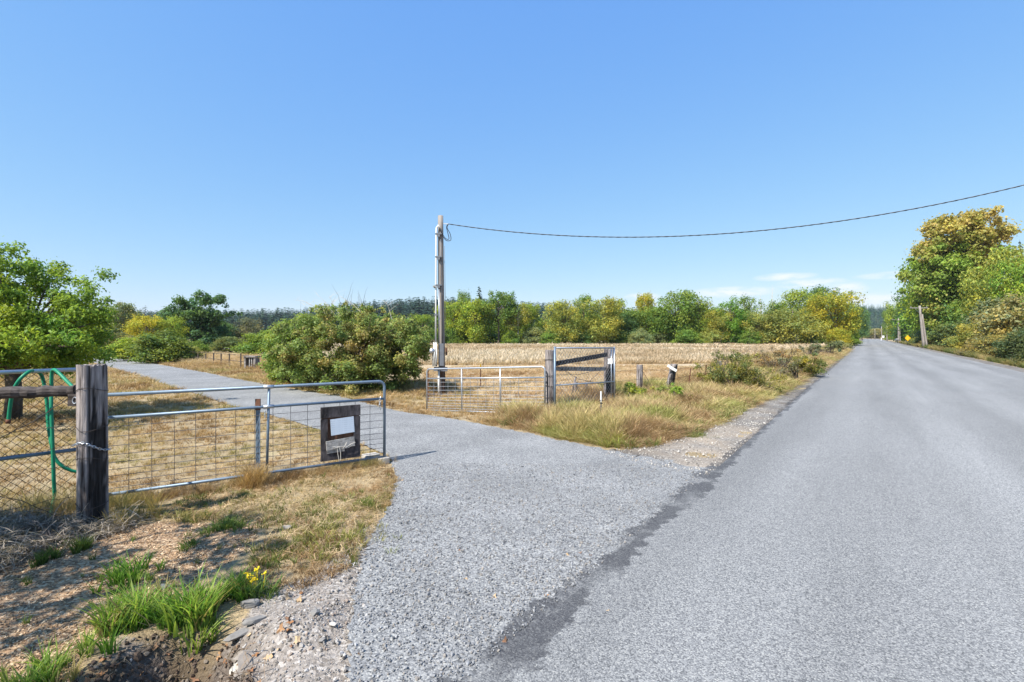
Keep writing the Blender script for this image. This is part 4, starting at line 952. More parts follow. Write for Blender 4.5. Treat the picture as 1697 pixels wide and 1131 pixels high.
FARG = 'trees along the far edge of the field'
far = [
 ('leafy_tree', 'yellow-green tree rising right beside the service pole beyond the field', 'broad', 0, 752, 100, 503, 58, LIME),
 ('leafy_tree', 'slim pointed green tree between the service pole and the dark conifer', 'tall', 1, 769, 104, 487, 34, MID),
 ('conifer_tree', 'dark conifer standing above the tree row, right of the service pole', 'conifer', 0, 794, 118, 471, 84, (.035, .07, .04)),
 ('leafy_tree', 'bright yellow-green tree below the dark conifer', 'broad', 1, 789, 97, 499, 62, LIME),
 ('leafy_tree', 'tall mid green tree with dark bare trunks, right of the dark conifer', 'open', 0, 826, 98, 485, 58, GREEN),
 ('leafy_tree', 'pale golden tree with a white trunk in the far row', 'open', 1, 858, 100, 507, 44, GOLD),
 ('leafy_tree', 'yellow-green tree right of the white trunked tree', 'tall', 0, 880, 105, 506, 40, LIME),
 ('leafy_tree', 'thin grey-green tree at the low gap of the far row', 'thin', 0, 899, 108, 518, 50, GREY),
 ('leafy_tree', 'golden broad tree just above the left post of the chain link panel', 'broad', 2, 936, 99, 504, 62, GOLD),
 ('conifer_tree', 'small dark conifer peeping out behind the golden tree above the panel', 'conifer', 0, 937, 116, 494, 40, CONC),
 ('leafy_tree', 'tall bright green tree between the two golden trees above the panel', 'tall', 2, 967, 104, 492, 52, MID),
 ('leafy_tree', 'golden tree above the right end of the chain link panel', 'broad', 0, 1001, 100, 498, 62, GOLD),
 ('leafy_tree', 'green tree tucked behind the golden tree above the dark corner post', 'tall', 1, 1021, 109, 501, 44, GREEN),
 ('leafy_tree', 'round dark green tree right of the golden pair', 'dome', 0, 1044, 103, 514, 50, DARK),
 ('leafy_tree', 'thin yellow tree top standing free above the row', 'open', 0, 1071, 124, 488, 34, YEL),
 ('leafy_tree', 'broad green tree below the thin yellow tree top', 'broad', 1, 1074, 102, 513, 62, MID),
 ('leafy_tree', 'wide tall green tree, the highest of the middle of the far row', 'broad', 2, 1119, 102, 487, 74, MID),
 ('leafy_tree', 'yellow-green tree right of the widest green tree', 'tall', 0, 1156, 102, 502, 52, LIME),
 ('leafy_tree', 'thin greyish tree top behind the yellow-green tree of the middle row', 'thin', 1, 1148, 114, 490, 40, GREY),
 ('leafy_tree', 'low golden-brown tree before a gap in the middle of the row', 'broad', 0, 1187, 101, 517, 46, GOLD),
 ('leafy_tree', 'fresh bright green tree right of the golden-brown one', 'tall', 2, 1209, 101, 502, 54, (.13, .25, .036)),
 ('leafy_tree', 'green tree with bare twigs on its top, left of the dead snags', 'tall', 1, 1236, 105, 495, 48, MID),
 ('leafy_tree', 'dull golden tree in front of the dead snags', 'broad', 1, 1257, 99, 521, 50, OLIVE),
 ('leafy_tree', 'green tree right behind the dead snags', 'tall', 0, 1281, 107, 504, 48, MID),
 ('dead_tree', 'leafless grey snag, the shorter of the two above the row', 'snag', 0, 1260, 116, 489, 40, GREY),
 ('dead_tree', 'tall needle-thin dead snag, the highest point of the row', 'snag', 0, 1280, 119, 472, 26, GREY),
 ('leafy_tree', 'big olive-gold dome shaped tree near the road end of the field', 'dome', 1, 1312, 99, 503, 84, OLIVE),
 ('leafy_tree', 'yellow-green tree top behind the olive-gold dome', 'broad', 2, 1325, 114, 485, 58, LIME),
 ('leafy_tree', 'dark green round tree top behind the big yellow tree by the road', 'broad', 0, 1362, 122, 479, 50, DARK),
 ('leafy_tree', 'yellow tree between the olive-gold dome and the big yellow tree', 'tall', 1, 1352, 102, 497, 46, (.31, .30, .04)),
 ('leafy_tree', 'big bright yellow-green tree nearest the road on its left side', 'broad', 1, 1382, 100, 487, 64, (.32, .315, .04)),
 ('leafy_bush', 'deep yellow bush at the foot of the big yellow tree', 'bush', 0, 1387, 96, 542, 36, YEL),
 ('leafy_tree', 'green tree leaning toward the road, right of the big yellow tree', 'tall', 2, 1403, 124, 503, 34, MID),
 ('leafy_tree', 'dark tree just left of where the road meets the hill', 'broad', 0, 1421, 190, 512, 32, DARK),
 ('leafy_tree', 'small dark tree at the left of the road opening', 'broad', 2, 1429, 270, 526, 20, DARK)]
far += [('leafy_tree', 'green tree filling the gap left of the tall bare trunked tree', 'dome', 0, 808, 106, 508, 50, MID),
 ('leafy_tree', 'fresh green tree filling in left of the thin grey-green one', 'dome', 2, 846, 110, 512, 52, LIME),
 ('leafy_tree', 'pale green tree behind the low gap of the far row', 'dome', 1, 912, 116, 522, 56, MID),
 ('leafy_tree', 'yellow-green tree behind the gap between the two golden trees', 'dome', 2, 975, 113, 512, 54, LIME),
 ('leafy_tree', 'light green tree behind the round dark green tree', 'dome', 0, 1036, 114, 510, 56, LIME),
 ('leafy_tree', 'green tree behind the left side of the widest green tree', 'dome', 1, 1096, 112, 508, 54, MID),
 ('leafy_tree', 'light tree behind the low golden-brown tree', 'dome', 2, 1180, 112, 510, 60, LIME),
 ('leafy_tree', 'light green tree between the bright green tree and the twiggy one', 'dome', 0, 1226, 112, 511, 54, LIME),
 ('leafy_tree', 'yellow-green tree behind the foot of the dead snags', 'dome', 1, 1266, 113, 512, 54, (.21, .27, .045))]
for t_ in far:
    nm, lab, kd, v_, px, d, top, wp_, col = t_
    tree(nm, lab, kd, v_, px, d, top - (0 if kd in ('conifer', 'snag') else 5), wp_ * (1.0 if kd in ('conifer', 'snag') else 1.25), col, FARG, cat='bush' if 'bush' in nm else 'tree', white='white trunk' in lab and nm == 'leafy_tree' and 'with a white' in lab)
BG = 'low bushes under the far trees'
for i, (px, top, wp_, col, lab) in enumerate(((744, 545, 40, GREEN, 'low green bush at the far field edge behind the service pole'), (772, 548, 56, MID, 'low bush with golden tips under the dark conifer'), (812, 556, 44, GREEN, 'low bush under the tall mid green tree'),
        (846, 552, 40, MID, 'low bush left of the white trunk'), (884, 545, 54, GREY, 'grey-green bush right of the white trunk'), (912, 552, 40, GREEN, 'low bush under the gap in the far row'),
        (966, 555, 46, DARK, 'shaded bush between the golden trees above the panel'), (1028, 553, 40, GREEN, 'bush below the round dark green tree'), (1062, 549, 46, GREY, 'soft grey-green bush under the thin yellow tree'),
        (1088, 552, 44, GREY, 'grey-green bush left of the widest green tree'), (1140, 550, 56, GREEN, 'bush right under the widest green tree'), (1178, 548, 50, OLIVE, 'golden bush in the middle of the far row'),
        (1218, 553, 50, (.09, .17, .03), 'fresh green bush below the bright green tree'), (1245, 553, 44, GREEN, 'dark bush below the dead snags'), (1280, 553, 40, GREEN, 'dark bush left of the olive-gold dome'),
        (1345, 555, 40, GREEN, 'dark bush right of the olive-gold dome'), (1410, 552, 36, MID, 'green bush where the far row meets the road'))):
    tree('leafy_bush', lab, 'bush', i % 3, px, 97 + (i * 7) % 5, top - 9, wp_ * .95, tuple(1.15 * c for c in col), BG, cat='bush')

LG = 'trees and bushes beyond the drive on the left'
for t_ in [
 ('leafy_tree', 'thin grey-green tree just right of the fruit tree top', 'open', 1, 203, 60, 500, 56, GREY, 'tree'),
 ('leafy_tree', 'bare twiggy grey tree behind the yellow tree on the left', 'thin', 0, 240, 78, 505, 50, (.10, .11, .08), 'tree'),
 ('leafy_tree', 'bright yellow tree behind the round roadside bush', 'broad', 0, 243, 52, 522, 56, YEL, 'tree'),
 ('leafy_tree', 'smaller yellow-green tree between the yellow and the dark tree', 'broad', 1, 282, 54, 524, 48, LIME, 'tree'),
 ('leafy_bush', 'pale olive bush behind the fruit tree', 'bush', 0, 200, 46, 544, 80, (.15, .16, .06), 'bush'),
 ('leafy_bush', 'yellow-green bush at the left of the round roadside bush', 'bush', 1, 222, 38, 552, 70, LIME, 'bush'),
 ('leafy_bush', 'big round green bush at the bend of the drive', 'bush', 2, 265, 35, 540, 92, (.135, .185, .045), 'bush'),
 ('leafy_bush', 'olive bush at the right end of the round bush', 'bush', 0, 303, 37, 566, 60, OLIVE, 'bush'),
 ('leafy_tree', 'lower dark tree leaning out right of the large dark tree', 'dome', 1, 362, 74, 522, 60, DARK, 'tree'),
 ('leafy_tree', 'dull grey-brown round tree left of the big shrub', 'dome', 2, 408, 76, 521, 62, (.135, .145, .085), 'tree'),
 ('leafy_bush', 'light green bush in front of the rail fence', 'bush', 1, 381, 58, 553, 58, (.14, .17, .06), 'bush'),
 ('leafy_bush', 'small bush at the foot of the large dark tree', 'bush', 2, 322, 50, 562, 46, MID, 'bush'),
 ('leafy_bush', 'green bush behind the left end of the big shrub', 'bush', 0, 440, 48, 540, 80, MID, 'bush'),
 ('leafy_tree', 'mid green tree behind the right end of the big shrub', 'broad', 0, 700, 92, 520, 66, MID, 'tree'),
 ('leafy_tree', 'grey-green tree behind the middle of the big shrub', 'broad', 1, 640, 95, 524, 70, GREEN, 'tree'),
 ('leafy_tree', 'green tree far behind the fruit tree', 'broad', 1, 150, 60, 518, 90, GREEN, 'tree')]:
    nm, lab, kd, v_, px, d, top, wp_, col, ct = t_; tree(nm, lab, kd, v_, px, d, top, wp_ * 1.12, col, LG, cat=ct)

# right bank: distance from the road fixes the depth
def sd_(px, s): return s / (-.806 * (px - CX) / FOC + .592)
RG = 'trees and bushes on the right bank of the road'
for t_ in [
 ('leafy_tree', 'yellow-green tree left of and below the great maple', 'broad', 0, 1549, -14.1, 428, 96, (.175, .26, .036), 'tree'),
 ('leafy_tree', 'deep green tree under the great maple crown', 'dome', 0, 1592, -19, 462, 110, GREEN, 'tree'),
 ('leafy_tree', 'dark green tree behind the leaning power pole', 'broad', 1, 1516, -12, 484, 66, (.075, .145, .045), 'tree'),
 ('leafy_tree', 'yellow topped tree behind the second power pole', 'broad', 2, 1494, -11, 498, 44, LIME, 'tree'),
 ('leafy_tree', 'green tree at the right of the road opening', 'tall', 0, 1474, -11, 512, 26, MID, 'tree'),
 ('leafy_tree', 'dark tree deep behind the yellow topped tree', 'broad', 0, 1482, -14, 510, 34, DARK, 'tree'),
 ('leafy_tree', 'golden brown tree right of the great maple', 'broad', 2, 1652, -14.5, 414, 92, (.245, .275, .055), 'tree'),
 ('leafy_tree', 'bright lime tree at the right edge of the picture', 'broad', 1, 1697, -16, 428, 84, (.19, .28, .04), 'tree'),
 ('leafy_tree', 'green tree filling in behind the golden brown tree', 'dome', 2, 1625, -16, 450, 110, GREEN, 'tree'),
 ('leafy_tree', 'tall green tree beyond the right edge of the picture', 'broad', 0, 1760, -15, 420, 90, MID, 'tree'),
 ('conifer_tree', 'dark pine top rising behind the lime tree at the right edge', 'conifer', 0, 1690, -28, 392, 48, CONC, 'tree'),
 ('leafy_bush', 'grey-green bush at the foot of the leaning power pole', 'bush', 0, 1556, -9.6, 530, 70, (.125, .165, .07), 'bush'),
 ('leafy_bush', 'brownish low bush just right of the leaning power pole', 'bush', 1, 1545, -8.9, 560, 40, BROWN, 'bush'),
 ('leafy_bush', 'grey-green bush under the deep green tree on the bank', 'bush', 2, 1585, -10, 526, 84, (.125, .17, .06), 'bush'),
 ('leafy_bush', 'bush with yellow leaves halfway along the right bank', 'bush', 0, 1619, -10.2, 521, 70, (.28, .27, .06), 'bush'),
 ('leafy_bush', 'tall dull green bush above the yellow leaved bush', 'bush', 1, 1655, -12, 476, 90, (.145, .165, .075), 'bush'),
 ('leafy_bush', 'large brownish bush on the right bank at the picture edge', 'bush', 2, 1690, -11.5, 474, 120, (.25, .235, .10), 'bush'),
 ('leafy_bush', 'low reddish brown bush at the road edge below the yellow bush', 'bush', 0, 1630, -8.9, 566, 60, (.21, .18, .085), 'bush'),
 ('leafy_bush', 'pale olive bush near the road edge on the right', 'bush', 1, 1650, -9.4, 548, 72, (.24, .22, .075), 'bush'),
 ('leafy_bush', 'dark green bramble bush at the right picture edge', 'bush', 2, 1692, -9.3, 536, 66, (.095, .13, .055), 'bush'),
 ('leafy_bush', 'dark bramble bush continuing beyond the right picture edge', 'bush', 0, 1745, -9.4, 520, 90, (.07, .09, .035), 'bush'),
 ('leafy_bush', 'low bush between sign and leaning power pole', 'bush', 1, 1523, -10, 556, 24, OLIVE, 'bush'),
 ('leafy_bush', 'dark low bush behind the yellow sign', 'bush', 2, 1508, -10.5, 545, 30, GREEN, 'bush'),
 ('leafy_bush', 'pale roadside bush left of the second power pole', 'bush', 0, 1478, -9.5, 557, 20, LIME, 'bush'),
 ('leafy_bush', 'yellow-brown thicket at the far bend of the road', 'bush', 1, 1455, -7.5, 541, 34, (.28, .25, .09), 'bush'),
 ('leafy_bush', 'yellow-green thicket closing the far end of the road', 'bush', 2, 1444, -3.0, 543, 26, (.27, .28, .08), 'bush')]:
    nm, lab, kd, v_, px, s_, top, wp_, col, ct = t_; tree(nm, lab, kd, v_, px, min(sd_(px, s_) if ct == 'tree' or s_ > -8 else (-s_ - 1.3) / (.806 * (px - CX) / FOC - .592 - .42 * wp_ / FOC), 470), top, wp_ * 1.1, col, RG, cat=ct)

# great maple: its own crown, golden above and green below
rr = np.random.default_rng(21); md = 92.0
mp_ = empty('maple_tree', at(1592, md), 'great maple on the right bank, golden brown at the top and green below', 'tree')
cl = []; ppm = FOC / md
for cx_, cy_, rx, ry, nn in ((1590, 400, 62, 42, 46), (1574, 440, 50, 45, 34), (1622, 445, 44, 42, 34), (1585, 490, 60, 50, 44), (1564, 470, 34, 34, 18), (1556, 425, 24, 24, 16), (1641, 404, 14, 16, 6), (1600, 371, 34, 14, 14), (1628, 385, 16, 14, 7), (1590, 530, 60, 36, 40)):
    for _ in range(nn):
        a = rr.uniform(0, 6.283); q = math.sqrt(rr.random()); y_ = rr.normal(0, 2.8)
        cl.append(((cx_ + q * math.cos(a) * rx - 1592) / ppm, y_, EYE - (cy_ + q * math.sin(a) * ry - HY) / ppm, rr.uniform(.95, 1.9)))
cl = np.array(cl); py_ = HY - (cl[:, 2] - EYE) * ppm; right = (cl[:, 0] > 1.5)
yel = np.clip((445 + np.where(right, 38, -12) + rr.normal(0, 12, len(cl)) - py_) / 36, 0, 1) * .85
V, F_, Cc = foliage(cl, 190, .48, rr, yellow=yel, hue=.22, aspect=.8, shell=.2, pal=((.16, .24, .040), (.40, .325, .10)))
cr = link('crown', mesh_np('crown', V, F_, M['leaf'], {'lv': ('FLOAT_COLOR', Cc)}), mp_); cr.color = (1, 1, 1, 1)
mb = MB(); mb.tube([(0, 0, 0), (.1, 0, 4), (-.2, 0, 8), (0, 0, 13)], [.55, .45, .35, .15], 10); limb_set(mb, (0, 0, 5), cl[::9, :3], .16, rr)
link('trunk', mesh_np('trunk', mb.v, mb.f, M['bark'], smooth=True), mp_)

# near fruit tree on the left
rr = np.random.default_rng(31); fd = 10.8
ft = empty('fruit_tree', at(20, fd), 'leafy green fruit tree with drooping branches at the left edge of the picture', 'tree')
cl = []; ppm = FOC / fd
for cx_, cy_, rx, ry, nn in ((10, 470, 60, 50, 34), (60, 520, 80, 50, 52), (120, 545, 62, 40, 36), (20, 570, 70, 40, 36), (95, 590, 70, 20, 22), (-60, 520, 70, 90, 40), (165, 565, 24, 22, 9), (5, 432, 30, 20, 7), (18, 415, 12, 10, 3), (62, 447, 18, 10, 4), (120, 500, 40, 10, 6), (20, 603, 55, 14, 20), (-50, 600, 60, 22, 22)):
    for _ in range(nn):
        a = rr.uniform(0, 6.283); q = math.sqrt(rr.random()); y_ = rr.normal(0, .9)
        cl.append(((cx_ + q * math.cos(a) * rx - 20) / ppm, y_, EYE - (cy_ + q * math.sin(a) * ry - HY) / ppm, rr.uniform(.16, .30)))
cl = np.array(cl); cl = cl[CX + FOC * (cl[:, 0] + at(20, fd)[0] + cl[:, 3] * 1.15) / (fd + cl[:, 1]) < 194]; yel = np.clip(rr.normal(.0, .12, len(cl)) + np.clip((1.7 - cl[:, 2]) * .35, 0, .3), -.2, .6)
V, F_, Cc = foliage(cl, 170, .080, rr, aspect=.48, hue=.2, yellow=yel, shell=.2, droop=.5)
cr = link('crown', mesh_np('crown', V, F_, M['leaf'], {'lv': ('FLOAT_COLOR', Cc)}), ft); cr.color = (.165, .25, .038, 1)
mb = MB(); mb.tube([(0, 0, -.1), (.05, 0, .6), (0, 0, 1.2)], [.17, .14, .13], 10); limb_set(mb, (0, 0, 1.1), cl[::4, :3], .05, rr, 8, .3)
link('trunk', mesh_np('trunk', mb.v, mb.f, M['bark'], smooth=True), ft)

# big mixed shrub in the middle
def shrub(name, label, d, px0, base_py, blobs, col, seed, size, per, yel_fn=None, twigs=0, hue=.22, depth=1.0, group=None, pal=None, cat='bush', xlim=None):
    rr = np.random.default_rng(seed); blobs = [(a_, b_, c_, d_, int(n_ * 1.5), r_ * 1.35) for a_, b_, c_, d_, n_, r_ in blobs]; p0 = ground3(at(px0, d)); o = empty(name, p0, label, cat, group); ppm = FOC / d; cl = []
    for cx_, cy_, rx, ry, nn, rc in blobs:
        for _ in range(nn):
            a = rr.uniform(0, 6.283); q = math.sqrt(rr.random())
            cl.append(((cx_ + q * math.cos(a) * rx - px0) / ppm, rr.normal(0, depth), max(.06, EYE - (cy_ + q * math.sin(a) * ry - HY) / ppm - p0[2]), rr.uniform(.7, 1.3) * rc / ppm))
    cl = np.array(cl)
    if xlim: tp_ = CX + FOC * (cl[:, 0] + p0[0]) / (cl[:, 1] + d); kk = cl[:, 3] * ppm * 1.05; cl = cl[(tp_ - kk > xlim[0]) & (tp_ + kk < xlim[1])]
    px_ = px0 + cl[:, 0] * ppm; py_ = HY - (cl[:, 2] + p0[2] - EYE) * ppm
    yl = yel_fn(px_, py_, rr) if yel_fn else None
    V, F_, Cc = foliage(cl, per, size, rr, aspect=.55, hue=hue, yellow=yl, shell=.15, droop=.2, pal=pal)
    V[:, 2] = np.maximum(V[:, 2], .01 + .03 * rr.random(len(V)))
    c_ = link('foliage', mesh_np('foliage', V, F_, M['leaf'], {'lv': ('FLOAT_COLOR', Cc)}), o); c_.color = tuple(col) + (1,)
    mb = MB()
    for i in range(9): limb_set(mb, (rr.normal(0, .25), rr.normal(0, .2), -.03), cl[rr.permutation(len(cl))[:6], :3], .022, rr, 7, .2, 5)
    for i in range(twigs):
        b_ = cl[rr.integers(len(cl)), :3] * 1.0; e_ = b_ + np.array([rr.normal(0, .35), rr.normal(0, .2), rr.uniform(.3, .9)])
        limb_set(mb, b_, [e_], .007, rr, 5, .1, 4)
    link('stems', mesh_np('stems', mb.v, mb.f, M['bark']), o)
    return o, cl
bs_o, bs_c = shrub('leafy_shrub', 'big sprawling shrub with reddish tints and bare twigs beside the drive', 17.6, 590, 645,
      [(565, 568, 84, 44, 78, 8), (590, 540, 46, 26, 30, 7), (655, 568, 55, 40, 56, 8), (692, 575, 26, 28, 20, 6), (550, 612, 76, 28, 52, 8), (640, 618, 55, 26, 44, 8), (584, 512, 10, 8, 6, 4), (545, 520, 8, 8, 5, 4), (612, 514, 9, 7, 5, 4), (648, 524, 14, 8, 6, 4), (682, 540, 14, 10, 6, 4), (505, 548, 14, 9, 7, 5), (470, 580, 16, 12, 8, 5)],
      (1, 1, 1), 41, .09, 165, lambda x, y, r: np.clip(np.exp(-((x - 590) / 50) ** 2 - ((y - 575) / 26) ** 2) * r.uniform(.1, 1.3, len(x)) * .8 + np.clip((x - 610) / 160, 0, 1) * .25 + r.normal(.05, .16, len(x)), 0, 1), 110, .28, .9, pal=((.158, .225, .068), (.31, .25, .095)), xlim=(440, 718))
mb = MB(); rr = np.random.default_rng(4)
for a, b_ in (((560, 535), (488, 497)), ((560, 530), (527, 490)), ((565, 528), (545, 492)), ((540, 522), (508, 503)), ((555, 525), (536, 505)), ((650, 530), (640, 500)), ((600, 520), (566, 493)), ((545, 527), (552, 498))):
    limb_set(mb, local(bs_o, at(a[0], 17.4, a[1])), [local(bs_o, at(b_[0], 17.4, b_[1]))], .012, rr, 6, .15, 4)
    for _ in range(5):
        q = rr.uniform(.4, 1); s_ = (a[0] + (b_[0] - a[0]) * q, a[1] + (b_[1] - a[1]) * q); limb_set(mb, local(bs_o, at(s_[0], 17.4, s_[1])), [local(bs_o, at(s_[0] + rr.normal(0, 10), 17.4, s_[1] - rr.uniform(4, 14)))], .005, rr, 4, .1, 3)
link('bare_twigs', mesh_np('bare_twigs', mb.v, mb.f, M['palebark']), bs_o)
shrub('leafy_shrub', 'lower light green shrub joining the left side of the big shrub', 19.5, 478, 640,
      [(480, 575, 52, 38, 60, 9), (500, 560, 50, 30, 40, 8), (455, 600, 32, 24, 24, 8), (490, 615, 50, 20, 34, 8), (520, 540, 30, 16, 14, 7)], (.165, .235, .055), 43, .09, 140, None, 20, .2, .45, xlim=(428, 600))
shrub('leafy_tree', 'large dark green tree with two tops above the rail fence', 66, 334, 582, [(333, 556, 38, 22, 46, 7), (331, 528, 30, 20, 34, 6.5), (320, 503, 13, 11, 10, 5), (350, 499, 15, 11, 12, 5), (372, 523, 9, 6, 4, 4)],
      (.080, .150, .058), 46, .34, 110, None, 0, .2, 2.2, LG, cat='tree')
# shrubs on the verge between fence and road
vy = lambda x, y, r: np.clip(r.normal(.15, .2, len(x)) + np.clip((y - 615) / 80, 0, .35), 0, .8)
VG = 'shrubs on the verge between field and road'
shrub('verge_shrub', 'largest shrub on the verge left of the road, with a pale post inside', 16.6, 1222, 650, [(1203, 616, 34, 28, 36, 6), (1248, 632, 32, 20, 34, 6), (1218, 602, 26, 20, 18, 5), (1186, 622, 18, 22, 14, 5), (1238, 646, 36, 10, 20, 5), (1196, 585, 8, 16, 5, 3)], (.155, .175, .058), 51, .062, 62, vy, 60, .24, .5, VG)
shrub('verge_shrub', 'olive shrub on the verge, next beyond the largest one toward the road', 23, 1338, 622, [(1338, 602, 16, 16, 20, 5), (1326, 606, 14, 14, 12, 4)], (.165, .185, .055), 52, .08, 80, vy, 6, .24, .5, VG)
shrub('verge_shrub', 'brown seedy weed shrub on the verge left of the olive one', 24, 1292, 615, [(1295, 592, 26, 18, 26, 4), (1275, 600, 20, 14, 16, 4)], (.22, .165, .085), 53, .075, 45, vy, 20, .24, .7, VG)
shrub('verge_shrub', 'grey-green weed shrub at the edge of the gravel shoulder', 20.5, 1306, 625, [(1306, 608, 12, 14, 12, 4)], (.21, .20, .10), 54, .07, 60, None, 5, .2, .4, VG)
shrub('verge_shrub', 'small green shrub near the far end of the field edge', 46, 1372, 590, [(1372, 574, 13, 8, 12, 3)], (.15, .17, .075), 55, .16, 60, None, 6, .2, .8, VG)
shrub('verge_shrub', 'dull green shrub farthest along the left verge', 60, 1391, 586, [(1393, 573, 12, 6, 12, 3)], (.17, .19, .085), 56, .2, 60, None, 0, .2, .8, VG)
shrub('verge_shrub', 'thin grey-brown shrub by the field corner under the yellow trees', 40, 1345, 592, [(1345, 580, 14, 8, 9, 3)], (.18, .165, .09), 57, .14, 50, None, 10, .2, .8, VG)
shrub('leafy_weed', 'bright yellow-green leafy weed below the upright grey fence post', 14.0, 1056, 665, [(1056, 654, 13, 15, 22, 4), (1046, 644, 6, 10, 8, 3)], (.24, .29, .055), 58, .06, 50, None, 0, .2, .2)
shrub('leafy_weed', 'bright green leafy weed at the foot of the leaning post', 13.4, 1126, 680, [(1127, 664, 14, 17, 24, 4), (1118, 648, 6, 12, 9, 3)], (.20, .29, .05), 59, .06, 50, None, 0, .2, .2)
shrub('leafy_weed', 'yellowish leafy weed just left of the leaning post', 14.2, 1098, 662, [(1097, 650, 11, 10, 14, 4)], (.27, .29, .06), 60, .06, 40, None, 0, .2, .2)

# tree just outside the left of the picture whose branches shade the hay and wood chips
rr = np.random.default_rng(61); st_ = empty('shade_tree', (-7.0, .9, 0), 'leafy tree standing left of the camera that throws dappled shade over hay and chips', 'tree')
cl = []
while len(cl) < 105:
    p = rr.uniform(-1, 1, 3)
    if p @ p < 1: cl.append((p[0] * 2.3 + .5, p[1] * 1.6 + .2, 3.9 + p[2] * 1.3, rr.uniform(.20, .40)))
cl = np.array(cl); gy_ = cl[:, 1] + .9 + .615 * cl[:, 2]; cl = cl[(gy_ > 3.7) | (rr.random(len(cl)) < .38)]
hy_ = np.c_[rr.uniform(-5.4, -4.3, 16), rr.uniform(4.25, 4.75, 16), np.zeros(16)]; hz_ = rr.uniform(3.2, 4.6, 16); cl = np.vstack([cl, np.c_[hy_[:, 0] + 7.0 - .571 * hz_, hy_[:, 1] - .9 - .615 * hz_, hz_, rr.uniform(.22, .36, 16)]])
V, F_, Cc = foliage(cl, 60, .13, rr, aspect=.55); cr = link('crown', mesh_np('crown', V, F_, M['leaf'], {'lv': ('FLOAT_COLOR', Cc)}), st_); cr.color = (.08, .125, .025, 1)
mb = MB(); mb.tube([(0, 0, -.1), (.05, 0, 1.4), (.1, .1, 2.6)], [.2, .16, .13], 10); limb_set(mb, (.1, .1, 2.2), cl[::2, :3], .05, rr, 8, .1)
link('trunk', mesh_np('trunk', mb.v, mb.f, M['bark'], smooth=True), st_)

# ------------------------------------------------------------------ scattered small stuff (instances)
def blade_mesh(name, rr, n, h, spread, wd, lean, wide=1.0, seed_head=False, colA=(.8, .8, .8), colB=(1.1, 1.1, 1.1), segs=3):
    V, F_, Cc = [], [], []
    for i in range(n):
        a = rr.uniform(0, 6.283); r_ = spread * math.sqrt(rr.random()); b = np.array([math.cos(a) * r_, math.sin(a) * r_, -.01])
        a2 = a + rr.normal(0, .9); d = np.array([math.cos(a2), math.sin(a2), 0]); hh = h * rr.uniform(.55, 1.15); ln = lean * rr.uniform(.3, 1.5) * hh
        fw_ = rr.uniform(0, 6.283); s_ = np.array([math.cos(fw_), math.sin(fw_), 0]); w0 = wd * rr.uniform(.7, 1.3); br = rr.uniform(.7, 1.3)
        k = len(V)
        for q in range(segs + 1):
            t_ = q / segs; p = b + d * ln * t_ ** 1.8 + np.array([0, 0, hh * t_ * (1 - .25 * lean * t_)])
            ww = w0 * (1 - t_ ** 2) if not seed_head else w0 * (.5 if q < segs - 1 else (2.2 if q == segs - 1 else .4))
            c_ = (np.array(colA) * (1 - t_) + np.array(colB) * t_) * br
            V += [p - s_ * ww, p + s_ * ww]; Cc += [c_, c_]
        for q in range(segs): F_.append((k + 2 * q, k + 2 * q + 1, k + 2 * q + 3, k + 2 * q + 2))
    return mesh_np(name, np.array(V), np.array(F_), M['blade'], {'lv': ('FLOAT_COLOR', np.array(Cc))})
PC = {}
def proto_coll(key, meshes):
    c = bpy.data.collections.new(key)
    for i, me in enumerate(meshes):
        o = bpy.data.objects.new('%s_%02d' % (key, i), me); c.objects.link(o)
    PC[key] = (c, len(meshes)); return c
rr = np.random.default_rng(71)
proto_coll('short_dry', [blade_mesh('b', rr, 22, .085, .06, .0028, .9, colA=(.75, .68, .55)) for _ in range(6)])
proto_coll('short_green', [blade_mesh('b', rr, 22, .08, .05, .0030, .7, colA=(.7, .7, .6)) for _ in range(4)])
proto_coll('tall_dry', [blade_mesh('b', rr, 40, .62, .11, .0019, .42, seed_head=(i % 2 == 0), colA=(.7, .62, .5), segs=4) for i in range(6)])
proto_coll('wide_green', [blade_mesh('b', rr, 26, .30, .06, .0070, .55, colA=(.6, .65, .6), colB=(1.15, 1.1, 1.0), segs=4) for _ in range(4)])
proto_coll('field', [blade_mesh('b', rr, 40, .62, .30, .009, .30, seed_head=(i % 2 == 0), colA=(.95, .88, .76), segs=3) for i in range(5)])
def straw_mesh(rr, n=9):
    V, F_, Cc = [], [], []
    for i in range(n):
        a = rr.uniform(0, 6.283); d = np.array([math.cos(a), math.sin(a), rr.normal(0, .12)]); s_ = np.array([-d[1], d[0], rr.normal(0, .3)]) * rr.uniform(.0016, .0032); c = np.r_[rr.normal(0, .06, 2), rr.uniform(.0, .03)]
        l_ = rr.uniform(.08, .24); bend = np.array([0, 0, rr.uniform(0, .05)]) + s_ * rr.normal(0, 8); k = len(V); br = rr.uniform(.6, 1.3)
        for q in np.linspace(-.5, .5, 5):
            p = c + d * l_ * q + bend * (1 - 4 * q * q); V += [p - s_, p + s_]; Cc += [(br, br, br)] * 2
        F_ += [(k + 2 * q, k + 2 * q + 1, k + 2 * q + 3, k + 2 * q + 2) for q in range(4)]
    return mesh_np('b', np.array(V), np.array(F_), M['blade'], {'lv': ('FLOAT_COLOR', np.array(Cc))})
proto_coll('straw', [straw_mesh(rr) for _ in range(6)])
def bit_mesh(seed, flat, n=1):
    import bmesh
    rr = np.random.default_rng(seed); bm = bmesh.new(); bmesh.ops.create_icosphere(bm, subdivisions=1, radius=.5)
    for v_ in bm.verts: v_.co = Vector(np.array(v_.co) * (1 + rr.normal(0, .14, 3)) * (1, .75, flat))
    me = bpy.data.meshes.new('bit'); bm.to_mesh(me); bm.free(); me.materials.append(M['bit']); return me
proto_coll('pebble', [bit_mesh(i, .6) for i in range(6)])
